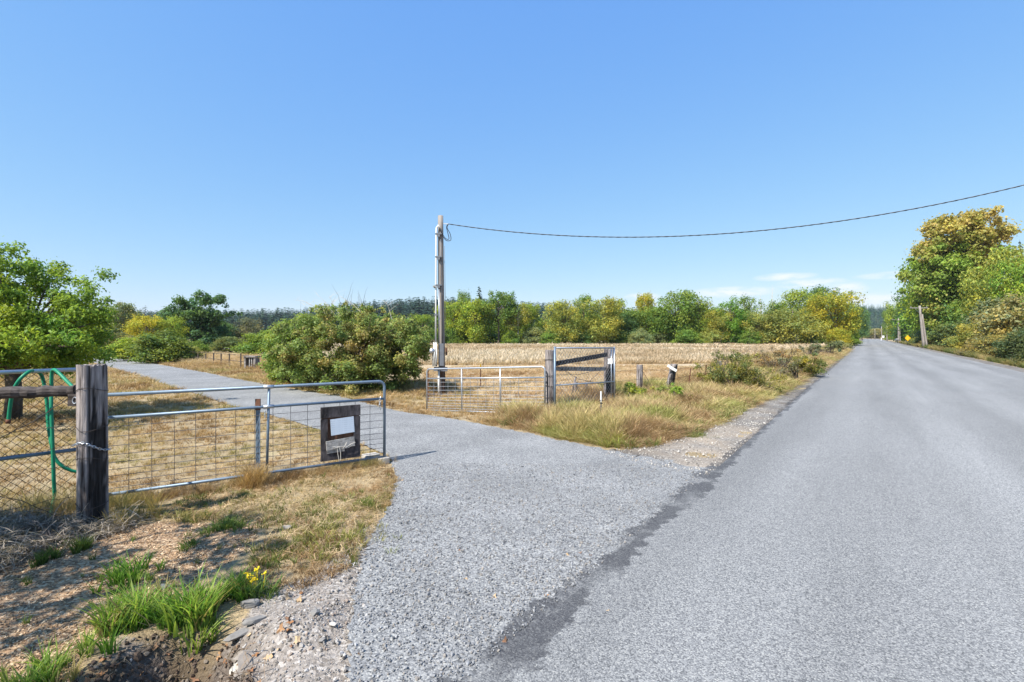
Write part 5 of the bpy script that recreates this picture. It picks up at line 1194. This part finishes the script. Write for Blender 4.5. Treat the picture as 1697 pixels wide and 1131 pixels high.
proto_coll('chip', [mesh_np('chip', MB().box((0, 0, 0), (1, .42, .12), None, .09).v, MB().box((0, 0, 0), (1, .42, .12)).f, M['bit']) for _ in range(5)])
def dead_leaf(seed):
    rr = np.random.default_rng(seed); a = np.linspace(0, 6.283, 11)[:-1]; r_ = .5 * (1 + .3 * np.cos(a * 5)) * rr.uniform(.8, 1.1, 10)
    v = np.c_[np.cos(a) * r_, np.sin(a) * r_ * .8, .16 * np.cos(a * 2) + rr.normal(0, .06, 10)]; v = np.vstack([v, [0, 0, 0]])
    return mesh_np('leaf', v, [(i, (i + 1) % 10, 10) for i in range(10)], M['bit'])
proto_coll('dead_leaf', [dead_leaf(i) for i in range(5)])
petal = MB()
for _ in range(16): petal.box(R.normal(0, .010, 3), (.012, .010, .004), None, .002)
proto_coll('flower', [mesh_np('flower', petal.v, petal.f, M['bit'])])
def scatter(name, key, P2, scl, tint, label=None, cat=None, tilt=.12, parent=None, spin3=False, zoff=0.0, group=None, zfix=None):
    coll, nk = PC[key]; n = len(P2); rr = np.random.default_rng(n + 13)
    z = gh(P2) if zfix is None else zfix
    v = np.c_[P2[:, 0], P2[:, 1], z + zoff]
    rot = rr.uniform(-math.pi, math.pi, (n, 3)) if spin3 else np.c_[rr.normal(0, tilt, (n, 2)), rr.uniform(0, 6.283, n)]
    sc = np.asarray(scl, float); sc = np.c_[sc, sc, sc] if sc.ndim == 1 else sc
    o_loc = np.zeros(3)
    if parent is not None: v = v - np.array(parent.location)
    me = mesh_np(name, v, np.zeros((0, 3), np.int32).reshape(0, 3), None, {'scl': ('FLOAT_VECTOR', sc), 'rot': ('FLOAT_VECTOR', rot), 'tint': ('FLOAT_COLOR', np.asarray(tint, float)), 'pick': ('INT', rr.integers(0, nk, n))})
    o = link(name, me, parent)
    gk = 'scatter_' + key
    ng = bpy.data.node_groups.get(gk)
    if not ng:
        ng = bpy.data.node_groups.new(gk, 'GeometryNodeTree'); ng.interface.new_socket('Geometry', in_out='INPUT', socket_type='NodeSocketGeometry'); ng.interface.new_socket('Geometry', in_out='OUTPUT', socket_type='NodeSocketGeometry')
        gi = ng.nodes.new('NodeGroupInput'); go = ng.nodes.new('NodeGroupOutput'); ip = ng.nodes.new('GeometryNodeInstanceOnPoints'); ci = ng.nodes.new('GeometryNodeCollectionInfo')
        ci.inputs['Collection'].default_value = coll; ci.inputs['Separate Children'].default_value = True; ci.inputs['Reset Children'].default_value = True
        ip.inputs['Pick Instance'].default_value = True
        def na(nm, ty):
            x = ng.nodes.new('GeometryNodeInputNamedAttribute'); x.data_type = ty; x.inputs['Name'].default_value = nm
            return [s for s in x.outputs if s.enabled and s.name == 'Attribute'][0]
        ng.links.new(gi.outputs[0], ip.inputs['Points']); ng.links.new(ci.outputs[0], ip.inputs['Instance']); ng.links.new(na('pick', 'INT'), ip.inputs['Instance Index'])
        ng.links.new(na('rot', 'FLOAT_VECTOR'), ip.inputs['Rotation']); ng.links.new(na('scl', 'FLOAT_VECTOR'), ip.inputs['Scale']); ng.links.new(ip.outputs[0], go.inputs[0])
    md_ = o.modifiers.new('scatter', 'NODES'); md_.node_group = ng
    return tag(o, label, cat, group, 'stuff')
def sample(pg, dens, rr, dens_fn=None, avoid=True, margin=0.02):
    """points spread over a polygon, dens per square metre, thinned by dens_fn"""
    pg = np.asarray(pg)[:, :2]; lo, hi = pg.min(0), pg.max(0); n = int((hi - lo).prod() * dens)
    Q = rr.uniform(lo, hi, (n, 2)); Q = Q[sdist(Q, pg) < 0]
    if avoid: Q = Q[gravel_dist(Q) > margin]
    if dens_fn is not None: Q = Q[rr.random(len(Q)) < dens_fn(Q)]
    return Q
def tints(Q, rr, pal, scale=1.0, seed=3, var=.22):
    pal = np.array(pal); nz_ = np.clip((vnoise(Q[:, 0], Q[:, 1], scale, seed, 3) - .25) * 2 + rr.normal(0, .16, len(Q)), 0, .999) * (len(pal) - 1)
    i = nz_.astype(int); f = (nz_ - i)[:, None]; c = pal[i] * (1 - f) + pal[np.minimum(i + 1, len(pal) - 1)] * f
    return c * rr.uniform(1 - var, 1 + var, (len(Q), 1))
STRAW = [(.23, .145, .070), (.37, .255, .135), (.47, .345, .195), (.41, .32, .16), (.25, .23, .085)]
STRAW2 = [(.30, .19, .095), (.45, .32, .18), (.52, .40, .25), (.44, .34, .19)]
GRN = [(.085, .14, .03), (.13, .19, .04), (.20, .22, .06)]
dist = lambda Q: np.hypot(Q[:, 0], Q[:, 1])
rr = np.random.default_rng(81)
lawnL = poly((-500, 880), (0, 868), (130, 868), (290, 815), (430, 780), (640, 768), (655, 757), (531, 714), (422, 680), (326, 653), (228, 622), (190, 612), (150, 601), (-100, 594), (-500, 600))
Q = sample(lawnL, 110, rr, lambda q: np.clip(7.0 / dist(q), .07, 1) ** 1.5)
scatter('dry_lawn', 'short_dry', Q, rr.uniform(.6, 1.15, len(Q)) * np.clip(dist(Q) / 9, 1, 2.6), tints(Q, rr, STRAW, .9), 'short dry golden grass of the paddock behind the left gate', 'grass')
lawnR = poly((190, 592), (240, 600), (330, 616), (450, 639), (560, 656), (700, 681), (860, 714), (905, 690), (760, 640), (700, 630), (620, 640), (430, 606), (420, 590), (310, 590))
Q = sample(lawnR, 60, rr, lambda q: np.clip(11.0 / dist(q), .1, 1) ** 1.4)
scatter('dry_lawn', 'short_dry', Q, rr.uniform(.7, 1.3, len(Q)) * np.clip(dist(Q) / 9, 1, 2.6), tints(Q, rr, STRAW, 1.4, 8), 'short dry grass strip along the far side of the gravel drive', 'grass')
verge = poly((180, 885), (300, 826), (430, 786), (640, 770), (662, 800), (640, 850), (612, 900), (560, 960), (470, 985), (400, 960), (440, 905), (430, 868), (260, 868))
Q = sample(verge, 380, rr, lambda q: np.clip((vnoise(q[:, 0], q[:, 1], .45, 4) - .24) * 2.6, .14, 1), margin=-.05)
gmask = np.clip((vnoise(Q[:, 0], Q[:, 1], .7, 14, 2) - .5) * 5 + .25, 0, 1); pk = rr.random(len(Q)) < gmask * .5
scatter('dry_verge_grass', 'short_dry', Q[~pk], rr.uniform(.4, .85, (~pk).sum()), tints(Q[~pk], rr, STRAW, .6) * (.84, .80, .80), 'sparse dry grass on the verge in front of the left gate', 'grass')
scatter('green_verge_grass', 'short_green', Q[pk], rr.uniform(.6, 1.3, pk.sum()), tints(Q[pk], rr, [(.12, .15, .04), (.21, .22, .07), (.30, .27, .10)], .6), 'yellowish green low weeds on the verge in front of the left gate', 'grass')
# along the gate foot and the drive edge
gl = (A_ext + (GB - A_ext) * rr.uniform(-.05, .98, 700)[:, None])[:, :2] + rr.normal(0, .10, (700, 2)) + gn[:2] * .03
scatter('gate_foot_grass', 'tall_dry', gl, rr.uniform(.12, .26, 700), tints(gl, rr, STRAW, .5), 'taller dry grass along the foot of the left gate', 'grass')
# corner between drive and road: tall mixed grass
corner = poly((800, 697), (870, 712), (940, 728), (1000, 738), (1030, 744), (1088, 741), (1155, 720), (1206, 698), (1256, 671), (1308, 647), (1335, 624), (1378, 600), (1410, 580), (1380, 577), (1300, 588), (1210, 602), (1150, 632), (1030, 648), (910, 680))
Q = sample(corner, 190, rr, lambda q: np.clip(12 / dist(q), .12, 1) * np.clip((vnoise(q[:, 0], q[:, 1], .8, 21) - .15) * 2.2, .2, 1))
e_ = np.clip(gravel_dist(Q) / .9, .25, 1); hgt = (.20 + .80 * vnoise(Q[:, 0], Q[:, 1], 1.1, 6)) * e_
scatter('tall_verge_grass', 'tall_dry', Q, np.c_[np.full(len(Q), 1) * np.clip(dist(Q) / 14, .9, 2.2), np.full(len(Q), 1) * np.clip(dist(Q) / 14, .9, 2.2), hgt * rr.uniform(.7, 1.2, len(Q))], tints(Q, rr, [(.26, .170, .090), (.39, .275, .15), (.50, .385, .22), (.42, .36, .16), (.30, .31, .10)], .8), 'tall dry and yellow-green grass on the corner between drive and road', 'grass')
Q2 = sample(corner, 60, rr, lambda q: np.clip((vnoise(q[:, 0], q[:, 1], .7, 33) - .44) * 5, 0, 1) * np.clip(13 / dist(q), .1, 1), margin=-.02)
scatter('green_corner_weeds', 'short_green', Q2, rr.uniform(1.2, 3.2, len(Q2)), tints(Q2, rr, [(.15, .19, .055), (.24, .26, .08), (.36, .34, .14)], .8), 'green tufts among the dry grass on the corner of drive and road', 'grass')
Q2 = np.vstack([G(px, py)[None, :2] + rr.normal(0, .24, (22, 2)) for px, py in ((985, 722), (1008, 712), (960, 712), (940, 716))])
scatter('corner_grass_tuft', 'tall_dry', Q2, np.c_[np.ones(len(Q2)), np.ones(len(Q2)), rr.uniform(.45, .95, len(Q2))], tints(Q2, rr, [(.42, .34, .15), (.46, .38, .18), (.33, .31, .10)], .5), 'high yellow-green grass around the white tipped stake', 'grass')
# the field
mown = np.array([G(705, 655)[:2], G(900, 676)[:2], G(1050, 650)[:2], G(1150, 632)[:2], G(1200, 612)[:2], G(1100, 606)[:2], G(760, 608)[:2], G(700, 612)[:2]])
Q = sample(mown, 26, rr)
scatter('mown_strip', 'short_dry', Q, rr.uniform(1.2, 2.4, len(Q)), tints(Q, rr, STRAW2, 2.5, 9) * (1.04, 1.06, 1.14), 'pale mown grass strip just inside the field gate', 'grass')
fld = np.array([G(690, 605)[:2], G(770, 606)[:2], G(1100, 604)[:2], G(1210, 602)[:2], G(1290, 590)[:2], G(1392, 576)[:2], (80, 113), (-16, 113), (-20, 60)])
Q = sample(fld, 11, rr, lambda q: np.clip(34 / dist(q), .18, 1))
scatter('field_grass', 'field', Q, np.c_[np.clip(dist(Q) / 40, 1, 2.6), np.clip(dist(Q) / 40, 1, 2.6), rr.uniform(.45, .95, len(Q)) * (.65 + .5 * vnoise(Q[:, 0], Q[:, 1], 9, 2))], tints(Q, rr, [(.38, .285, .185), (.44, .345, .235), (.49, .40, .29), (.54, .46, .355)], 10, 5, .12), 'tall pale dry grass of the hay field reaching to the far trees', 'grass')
# rough dry grass round the far left fence and box
lf = poly((310, 604), (420, 612), (460, 618), (440, 594), (320, 588))
Q = sample(lf, 12, rr); scatter('rough_grass', 'tall_dry', Q, np.c_[np.full(len(Q), 2.2), np.full(len(Q), 2.2), rr.uniform(.25, .7, len(Q))], tints(Q, rr, STRAW2, 1.5, 2), 'rough dry grass round the thin stake fence and wooden box', 'grass')
# right bank foot
tb_ = rr.uniform(18, 200, 2600); Q = RD * tb_[:, None] + RN * (REDGE - .95 - np.abs(rr.normal(0, .45, 2600)))[:, None]
scatter('bank_grass', 'wide_green', Q, rr.uniform(.5, 1.6, len(Q)) * np.clip(tb_ / 45, 1, 1.6), tints(Q, rr, [(.11, .14, .045), (.18, .17, .06), (.32, .25, .12)], 3), 'low grass along the foot of the right bank', 'grass')
tb_ = rr.uniform(60, 260, 1800); Q = RD * tb_[:, None] + RN * (3.2 + np.abs(rr.normal(0, .8, 1800)))[:, None]
scatter('far_verge_grass', 'wide_green', Q, rr.uniform(1.5, 3.2, len(Q)), tints(Q, rr, [(.14, .18, .045), (.22, .21, .07), (.40, .30, .15)], 6), 'green and brown grass along the far left verge of the road', 'grass')

# hay heap, wood chips, gravel
hayp = poly((-260, 930), (-100, 872), (20, 868), (120, 878), (180, 882), (230, 868), (215, 882), (160, 900), (80, 915), (20, 945), (-120, 985))
Q = sample(hayp, 900, rr, avoid=False); zh = gh(Q) + np.abs(rr.normal(0, .05, len(Q))) * np.clip(-sdist(Q, hayp) / .15, .2, 1.6)
scatter('hay_heap', 'straw', Q, rr.uniform(.6, 1.25, len(Q)), tints(Q, rr, [(.20, .17, .15), (.30, .26, .22), (.38, .32, .25)], .4), 'heap of grey cut hay in the shade at the foot of the thick post', 'hay', tilt=.5, zfix=zh)
Q = sample(verge, 220, rr, margin=.02); scatter('loose_straw', 'straw', Q, rr.uniform(.3, .7, len(Q)), tints(Q, rr, STRAW2, .5), 'loose straw lying on the verge before the left gate', 'straw', tilt=.4)
Q = sample(CHIPS, 4200, rr, lambda q: np.clip(1.4 - sdist(q, CHIPS) * -0 - dist(q) / 9, .15, 1) * np.clip((vnoise(q[:, 0], q[:, 1], .35, 5) - .2) * 2.5, .15, 1))
Q = Q[(Q[:, 1] > 1.9) & (Q[:, 0] > -6.5)]
sz = rr.uniform(.007, .022, len(Q))
scatter('wood_chips', 'chip', Q, sz, np.array([(.18, .112, .060), (.30, .188, .10), (.43, .29, .165), (.56, .43, .28), (.24, .172, .112)])[rr.integers(0, 5, len(Q))] * rr.uniform(.8, 1.2, (len(Q), 1)), 'orange-brown wood chips spread over the foreground bank', 'wood chips', tilt=.35, zoff=.004)
near_drive = np.vstack([poly((585, 985), (602, 930), (648, 835), (657, 790), (700, 770), (1100, 770)), np.array([seam_at(p) + RN * .05 for p in (790, 900, 1000, 1131, 1250)]), poly((576, 1250))])
Q = sample(near_drive, 1300, rr, lambda q: np.clip(3.4 / dist(q), .1, 1) ** 1.6, avoid=False)
gc = .72 * np.array([(.16, .165, .175), (.26, .264, .277), (.34, .344, .356), (.42, .42, .425), (.34, .31, .28)])
scatter('loose_gravel', 'pebble', Q, rr.gamma(3, .0032, len(Q)) + .005, gc[rr.integers(0, 5, len(Q))] * rr.uniform(.85, 1.15, (len(Q), 1)), 'loose crushed gravel lying on the driveway apron', 'gravel', spin3=True, zfix=np.full(len(Q), .016))
Q = sample(DIRT, 1500, rr, lambda q: np.clip((vnoise(q[:, 0], q[:, 1], .3, 5) - .2) * 2.5, .2, 1), avoid=False); Q = Q[(sdist(Q, DRIVE) > -.12) & ((sdist(Q, DARK_SOIL) > 0) | (rr.random(len(Q)) < .12))]
scatter('slope_gravel', 'pebble', Q, rr.gamma(3, .0042, len(Q)) + .004, np.array([(.14, .128, .115), (.22, .205, .19), (.29, .27, .25), (.38, .36, .34), (.25, .20, .165)])[rr.integers(0, 5, len(Q))] * rr.uniform(.8, 1.2, (len(Q), 1)), 'grey and brown gravel on the bare slope above the culvert', 'gravel', spin3=True, zoff=.002)
Q = sample(SHOULDER[:], 26, rr, lambda q: np.clip(10 / dist(q), .02, 1), avoid=False); Q = Q[dist(Q) < 60]
Qn = sample(np.vstack([SHO[:6], SHI[:6][::-1]]), 260, rr, avoid=False); Q = np.vstack([Q, Qn])
scatter('shoulder_stones', 'pebble', Q, rr.gamma(2.0, .006, len(Q)) + .006, np.array([(.18, .165, .15), (.30, .275, .25), (.38, .35, .315), (.48, .45, .41)])[rr.integers(0, 4, len(Q))], 'pale and dark stones strewn over the sandy road shoulder', 'gravel', spin3=True, zfix=.016 + np.clip(vnoise(Q[:, 0], Q[:, 1], .6, 5) - .45, 0, 1) * .10 * np.clip((-sdist(Q, SHOULDER) - .15) / .4, 0, 1))
Q = np.vstack([G(px, py)[None, :2] + rr.normal(0, s_, (n_, 2)) for px, py, s_, n_ in ((330, 1090, .13, 60), (240, 1110, .2, 40), (470, 1068, .05, 5), (500, 985, .06, 4), (545, 930, .06, 3), (596, 1092, .02, 1), (250, 1090, .2, 8), (440, 1100, .08, 5), (640, 800, .25, 4), (900, 960, .4, 6), (860, 1000, .3, 4))])
scatter('fallen_leaves', 'dead_leaf', Q, rr.uniform(.025, .065, len(Q)), np.array([(.26, .13, .06), (.36, .21, .11), (.20, .11, .065), (.42, .30, .18)])[rr.integers(0, 4, len(Q))], 'dry brown leaves fallen around the culvert and gravel edge', 'leaves', tilt=.4, zoff=.012)

Q = np.vstack([sample(CHIPS, 5, rr), sample(verge, 4, rr)]); Q = Q[(dist(Q) < 9) & (Q[:, 1] > 2.2)]
scatter('sprouting_weeds', 'wide_green', Q, rr.uniform(.12, .34, len(Q)), tints(Q, rr, [(.12, .19, .045), (.18, .23, .06), (.28, .26, .10)], .5), 'small green sprouts scattered over chips and dry verge', 'weeds')
Q = sample(DARK_SOIL, 1500, rr, avoid=False); Q = Q[(Q[:, 1] > 2.2) & (gravel_dist(Q) > .1)]
scatter('soil_clods', 'pebble', Q, rr.gamma(2.4, .007, len(Q)) + .006, np.array([(.050, .035, .026), (.085, .060, .045), (.13, .10, .075), (.18, .15, .12)])[rr.integers(0, 4, len(Q))], 'dark crumbly soil around the mouth of the culvert', 'soil', spin3=True, zoff=.004)
Q = Q[rr.random(len(Q)) < .10]; scatter('leaf_litter', 'dead_leaf', Q, rr.uniform(.02, .055, len(Q)), np.array([(.22, .11, .055), (.30, .18, .09), (.14, .085, .05), (.36, .26, .16)])[rr.integers(0, 4, len(Q))], 'brown leaf litter lying on the dark soil by the culvert', 'leaves', tilt=.5, zoff=.015)
Q = sample(DARK_SOIL, 60, rr, avoid=False); Q = Q[(Q[:, 1] > 2.2) & (gravel_dist(Q) > .05)]; scatter('dead_stems', 'straw', Q, rr.uniform(.4, 1.0, len(Q)), tints(Q, rr, [(.20, .15, .11), (.33, .26, .18)], .5), 'dead grey brown stems matted around the culvert hole', 'straw', tilt=.4, zoff=.02)
# single weeds and tufts in the foreground: each a thing of its own
def tuft(name, px, py, spread, n, key, scl, pal, label, cat='weed', seed=1, flowers=0, squash=1.0):
    rr = np.random.default_rng(seed * 17 + 3); coll, nk = PC[key]; p0 = ground3(G(px, py)); o = empty(name, p0, label, cat); Vs, Fs, Cs = [], [], []; k = 0
    src = [c.data for c in sorted(coll.objects, key=lambda c: c.name)]
    for i in range(n):
        me = src[rr.integers(nk)]; nv = len(me.vertices); co = np.empty(nv * 3, np.float32); me.vertices.foreach_get('co', co); co = co.reshape(-1, 3).copy()
        cc = np.empty(nv * 4, np.float32); me.attributes['lv'].data.foreach_get('color', cc); cc = cc.reshape(-1, 4)[:, :3]
        a = rr.uniform(0, 6.283); ca, sa = math.cos(a), math.sin(a); off = rr.normal(0, spread, 2); s_ = scl * rr.uniform(.6, 1.2) * max(.4, 1 - .3 * np.hypot(*off) / spread * .5)
        q = p0[:2] + off; zoff = float(gh(q[None])[0]) - p0[2]
        Vs.append(np.c_[(co[:, 0] * ca - co[:, 1] * sa) * s_ + off[0], (co[:, 0] * sa + co[:, 1] * ca) * s_ + off[1], co[:, 2] * s_ * squash + zoff])
        t_ = np.array(pal[rr.integers(len(pal))]) * rr.uniform(.8, 1.2); Cs.append(cc * t_)
        f = np.empty(len(me.loops), np.int32); me.loops.foreach_get('vertex_index', f); Fs.append(f.reshape(-1, 4) + k); k += nv
    b_ = link('blades', mesh_np('blades', np.vstack(Vs), np.vstack(Fs), M['leaf'], {'lv': ('FLOAT_COLOR', np.vstack(Cs))}), o)
    if flowers:
        for i in range(flowers):
            mb = MB(); c_ = np.r_[rr.normal(0, spread * .9, 2), rr.uniform(.09, .15)]
            for _ in range(8): mb.box(c_ + rr.normal(0, .008, 3), (.009, .008, .004), None, .002)
            mb.tube([(c_[0] * .8, c_[1] * .8, 0), c_], .0022, 4); mb.build('flower', M['flower'], o)
    return o
M['flower'] = plain('yellow_petal', (.80, .58, .02), .6, 0, .15, 30)
GW = [(.10, .21, .034), (.14, .26, .046), (.19, .29, .06), (.22, .31, .07), (.33, .28, .13)]; GD = [(.10, .155, .04), (.14, .19, .052)]; DT = [(.36, .24, .11), (.45, .33, .17), (.27, .19, .09)]
tuft('grass_clump', 240, 1030, .13, 34, 'wide_green', 1.0, GW, 'largest bright green grass clump, in the middle of the foreground bank', seed=1)
tuft('grass_clump', 322, 1030, .07, 20, 'wide_green', 1.12, GW, 'upright green grass clump just left of the culvert mouth', seed=2)
tuft('grass_clump', 205, 965, .11, 14, 'wide_green', .72, GW, 'small bright grass clump in wood chips, behind the largest clump', seed=3)
tuft('grass_clump', 65, 1125, .09, 16, 'wide_green', .72, GW, 'green grass clump at the bottom left corner', seed=4)
tuft('grass_clump', 385, 990, .07, 14, 'wide_green', .72, GW, 'green grass clump topped with small yellow flowers', seed=5)
tuft('flowering_weed', 418, 985, .075, 12, 'short_green', 2.2, [(.12, .19, .06), (.15, .21, .06)], 'weed with small yellow flower heads at the top of the culvert slope', seed=6, flowers=8)
tuft('grass_clump', 78, 935, .05, 8, 'wide_green', .55, [(.10, .15, .04)], 'little grass clump in the chips below the hay, left one', seed=7)
tuft('grass_clump', 135, 918, .04, 9, 'wide_green', .5, GD, 'little dark grass clump in the chips below the thick post', seed=8)
tuft('low_weed', 372, 878, .10, 26, 'short_green', 1.7, GD, 'dark green low weed on the shaded verge right of the thick post', seed=9)
tuft('low_weed', 316, 908, .05, 9, 'short_green', 1.4, GD, 'small dark weed in wood chips left of the big dark weed', seed=10)
tuft('low_weed', 545, 905, .22, 60, 'short_green', 1.5, [(.22, .23, .07), (.30, .28, .10), (.17, .19, .05)], 'broad yellow-green weed patch beside the gravel edge', seed=11)
tuft('low_weed', 450, 925, .15, 30, 'short_green', 1.4, [(.19, .20, .07), (.13, .17, .045)], 'green weed patch left of the broad yellow-green patch', seed=12)
tuft('low_weed', 612, 838, .10, 24, 'short_green', 1.4, [(.15, .19, .05), (.24, .24, .08)], 'green weed tuft at the top of the verge next to the drive', seed=13)
tuft('dry_tuft', 423, 806, .10, 40, 'tall_dry', .55, DT, 'rusty golden grass tuft at the foot of the blue-grey steel post', 'grass tuft', seed=15)
tuft('dry_tuft', 218, 862, .16, 34, 'tall_dry', .52, [(.36, .28, .10), (.27, .23, .08)], 'yellowish dry grass tuft just right of the thick gate post', 'grass tuft', seed=16)
tuft('dry_tuft', 60, 862, .25, 40, 'tall_dry', .6, [(.30, .25, .13), (.24, .21, .11)], 'thin dry grass growing through the chain link on the left', 'grass tuft', seed=17)
tuft('low_weed', 1150, 722, .18, 40, 'short_green', 1.8, [(.16, .19, .06), (.26, .24, .10)], 'green weed at the edge of the sandy road shoulder', seed=18)
tuft('grass_clump', 1020, 735, .16, 24, 'wide_green', 1.0, [(.22, .25, .06), (.29, .29, .09)], 'yellow-green grass clump at the tip of the corner between drive and road', seed=19)

# ------------------------------------------------------------------ wooded hills on the horizon
hx_ = np.linspace(-900, 1500, 121)
def ridge(x):
    return 4 + 5 * vnoise(x, x * 0, 160, 3, 2) + 9 * np.exp(-((x + 75) / 110) ** 2)
yy = np.linspace(360, 640, 15); X_, Y_ = np.meshgrid(hx_, yy); prof = np.clip((Y_ - 360) / 200, 0, 1); Zr = ridge(X_) * prof * (3 - 2 * prof) - .3
right_m = np.clip((X_ - 150) / 120, 0, 1); Zr = Zr * (1 - right_m) - .3
i, j = np.meshgrid(np.arange(120), np.arange(14)); k0 = (j * 121 + i).ravel()
M['forest_floor'] = plain('forest_floor', (.035, .05, .03), .95, 0, .3, .2)
tag(link('hill', mesh_np('hill', np.c_[X_.ravel(), Y_.ravel(), Zr.ravel()], np.c_[k0, k0 + 1, k0 + 122, k0 + 121], M['forest_floor'], smooth=True)), kind='structure')
hx2 = np.linspace(120, 1500, 70); y2 = np.linspace(640, 1100, 20); X2, Y2 = np.meshgrid(hx2, y2)
def hill2(x, y): return 52 * np.exp(-((x - 690) / 330) ** 2) * np.clip((y - 640) / 300, 0, 1) ** .8 * (.9 + .2 * vnoise(x, y, 120, 4, 2)) - .5
i, j = np.meshgrid(np.arange(69), np.arange(19)); k0 = (j * 70 + i).ravel()
tag(link('hill', mesh_np('hill', np.c_[X2.ravel(), Y2.ravel(), hill2(X2, Y2).ravel()], np.c_[k0, k0 + 1, k0 + 71, k0 + 70], M['forest_floor'], smooth=True)), kind='structure')
v0, f0, c0_, _ = conifer_mesh(6, 15, 8); v1, f1, c1_, _ = conifer_mesh(9, 13, 7)
m_, t_, b_ = newmat('conifer_needles'); g = NG(t_); g.set(b_, 'Base Color', g.mix(1.0, g.attr('lv'), g.attr('tint', 'INSTANCER'), 'MULTIPLY')); b_.inputs['Roughness'].default_value = .8
proto_coll('conifer', [mesh_np('c', v_ * (1, 1, 1), f_, m_, {'lv': ('FLOAT_COLOR', c_)}) for v_, f_, c_ in ((v0, f0, c0_), (v1, f1, c1_))])
rr = np.random.default_rng(91); n = 4200
Q = np.c_[rr.uniform(-620, 190, n), 365 + 190 * rr.random(n) ** 1.2]; Q = Q[np.abs(Q[:, 0] / Q[:, 1]) < 1.4]
pr = np.clip((Q[:, 1] - 360) / 200, 0, 1); zc_ = ridge(Q[:, 0]) * pr * (3 - 2 * pr) * (1 - np.clip((Q[:, 0] - 150) / 120, 0, 1)) - 1
h_ = rr.uniform(14, 22, len(Q)) * (1 + .22 * np.clip((Q[:, 0] / Q[:, 1] + .45) / .25, 0, 1))
scatter('distant_forest', 'conifer', Q, np.c_[h_ * 1.5, h_ * 1.5, h_], np.array([(.028, .066, .046), (.036, .076, .046), (.046, .085, .044)])[rr.integers(0, 3, len(Q))], 'dark conifer forest along the low horizon behind the fields', 'forest', tilt=.02, zfix=zc_)
n = 2600; Q = np.c_[rr.uniform(420, 980, n), rr.uniform(650, 1000, n)]
h_ = rr.uniform(11, 19, len(Q))
scatter('distant_forest', 'conifer', Q, np.c_[h_ * .8, h_ * .8, h_], np.array([(.026, .065, .045), (.040, .09, .05), (.06, .11, .05)])[rr.integers(0, 3, len(Q))], 'bluish wooded hill seen straight down the road', 'forest', tilt=.02, zfix=hill2(Q[:, 0], Q[:, 1]) - 1)

# ------------------------------------------------------------------ thin summer haze
mh = bpy.data.materials.new('haze'); mh.use_nodes = True; t = mh.node_tree; t.nodes.clear()
o_ = t.nodes.new('ShaderNodeOutputMaterial'); pv = t.nodes.new('ShaderNodeVolumePrincipled'); pv.inputs['Density'].default_value = 0.00012; pv.inputs['Color'].default_value = (.80, .88, 1.0, 1); pv.inputs['Anisotropy'].default_value = 0.2
t.links.new(pv.outputs[0], o_.inputs['Volume'])
tag(MB().box((500, 500, 44.25), (4040, 4040, 92.5)).build('haze', mh), kind='stuff')
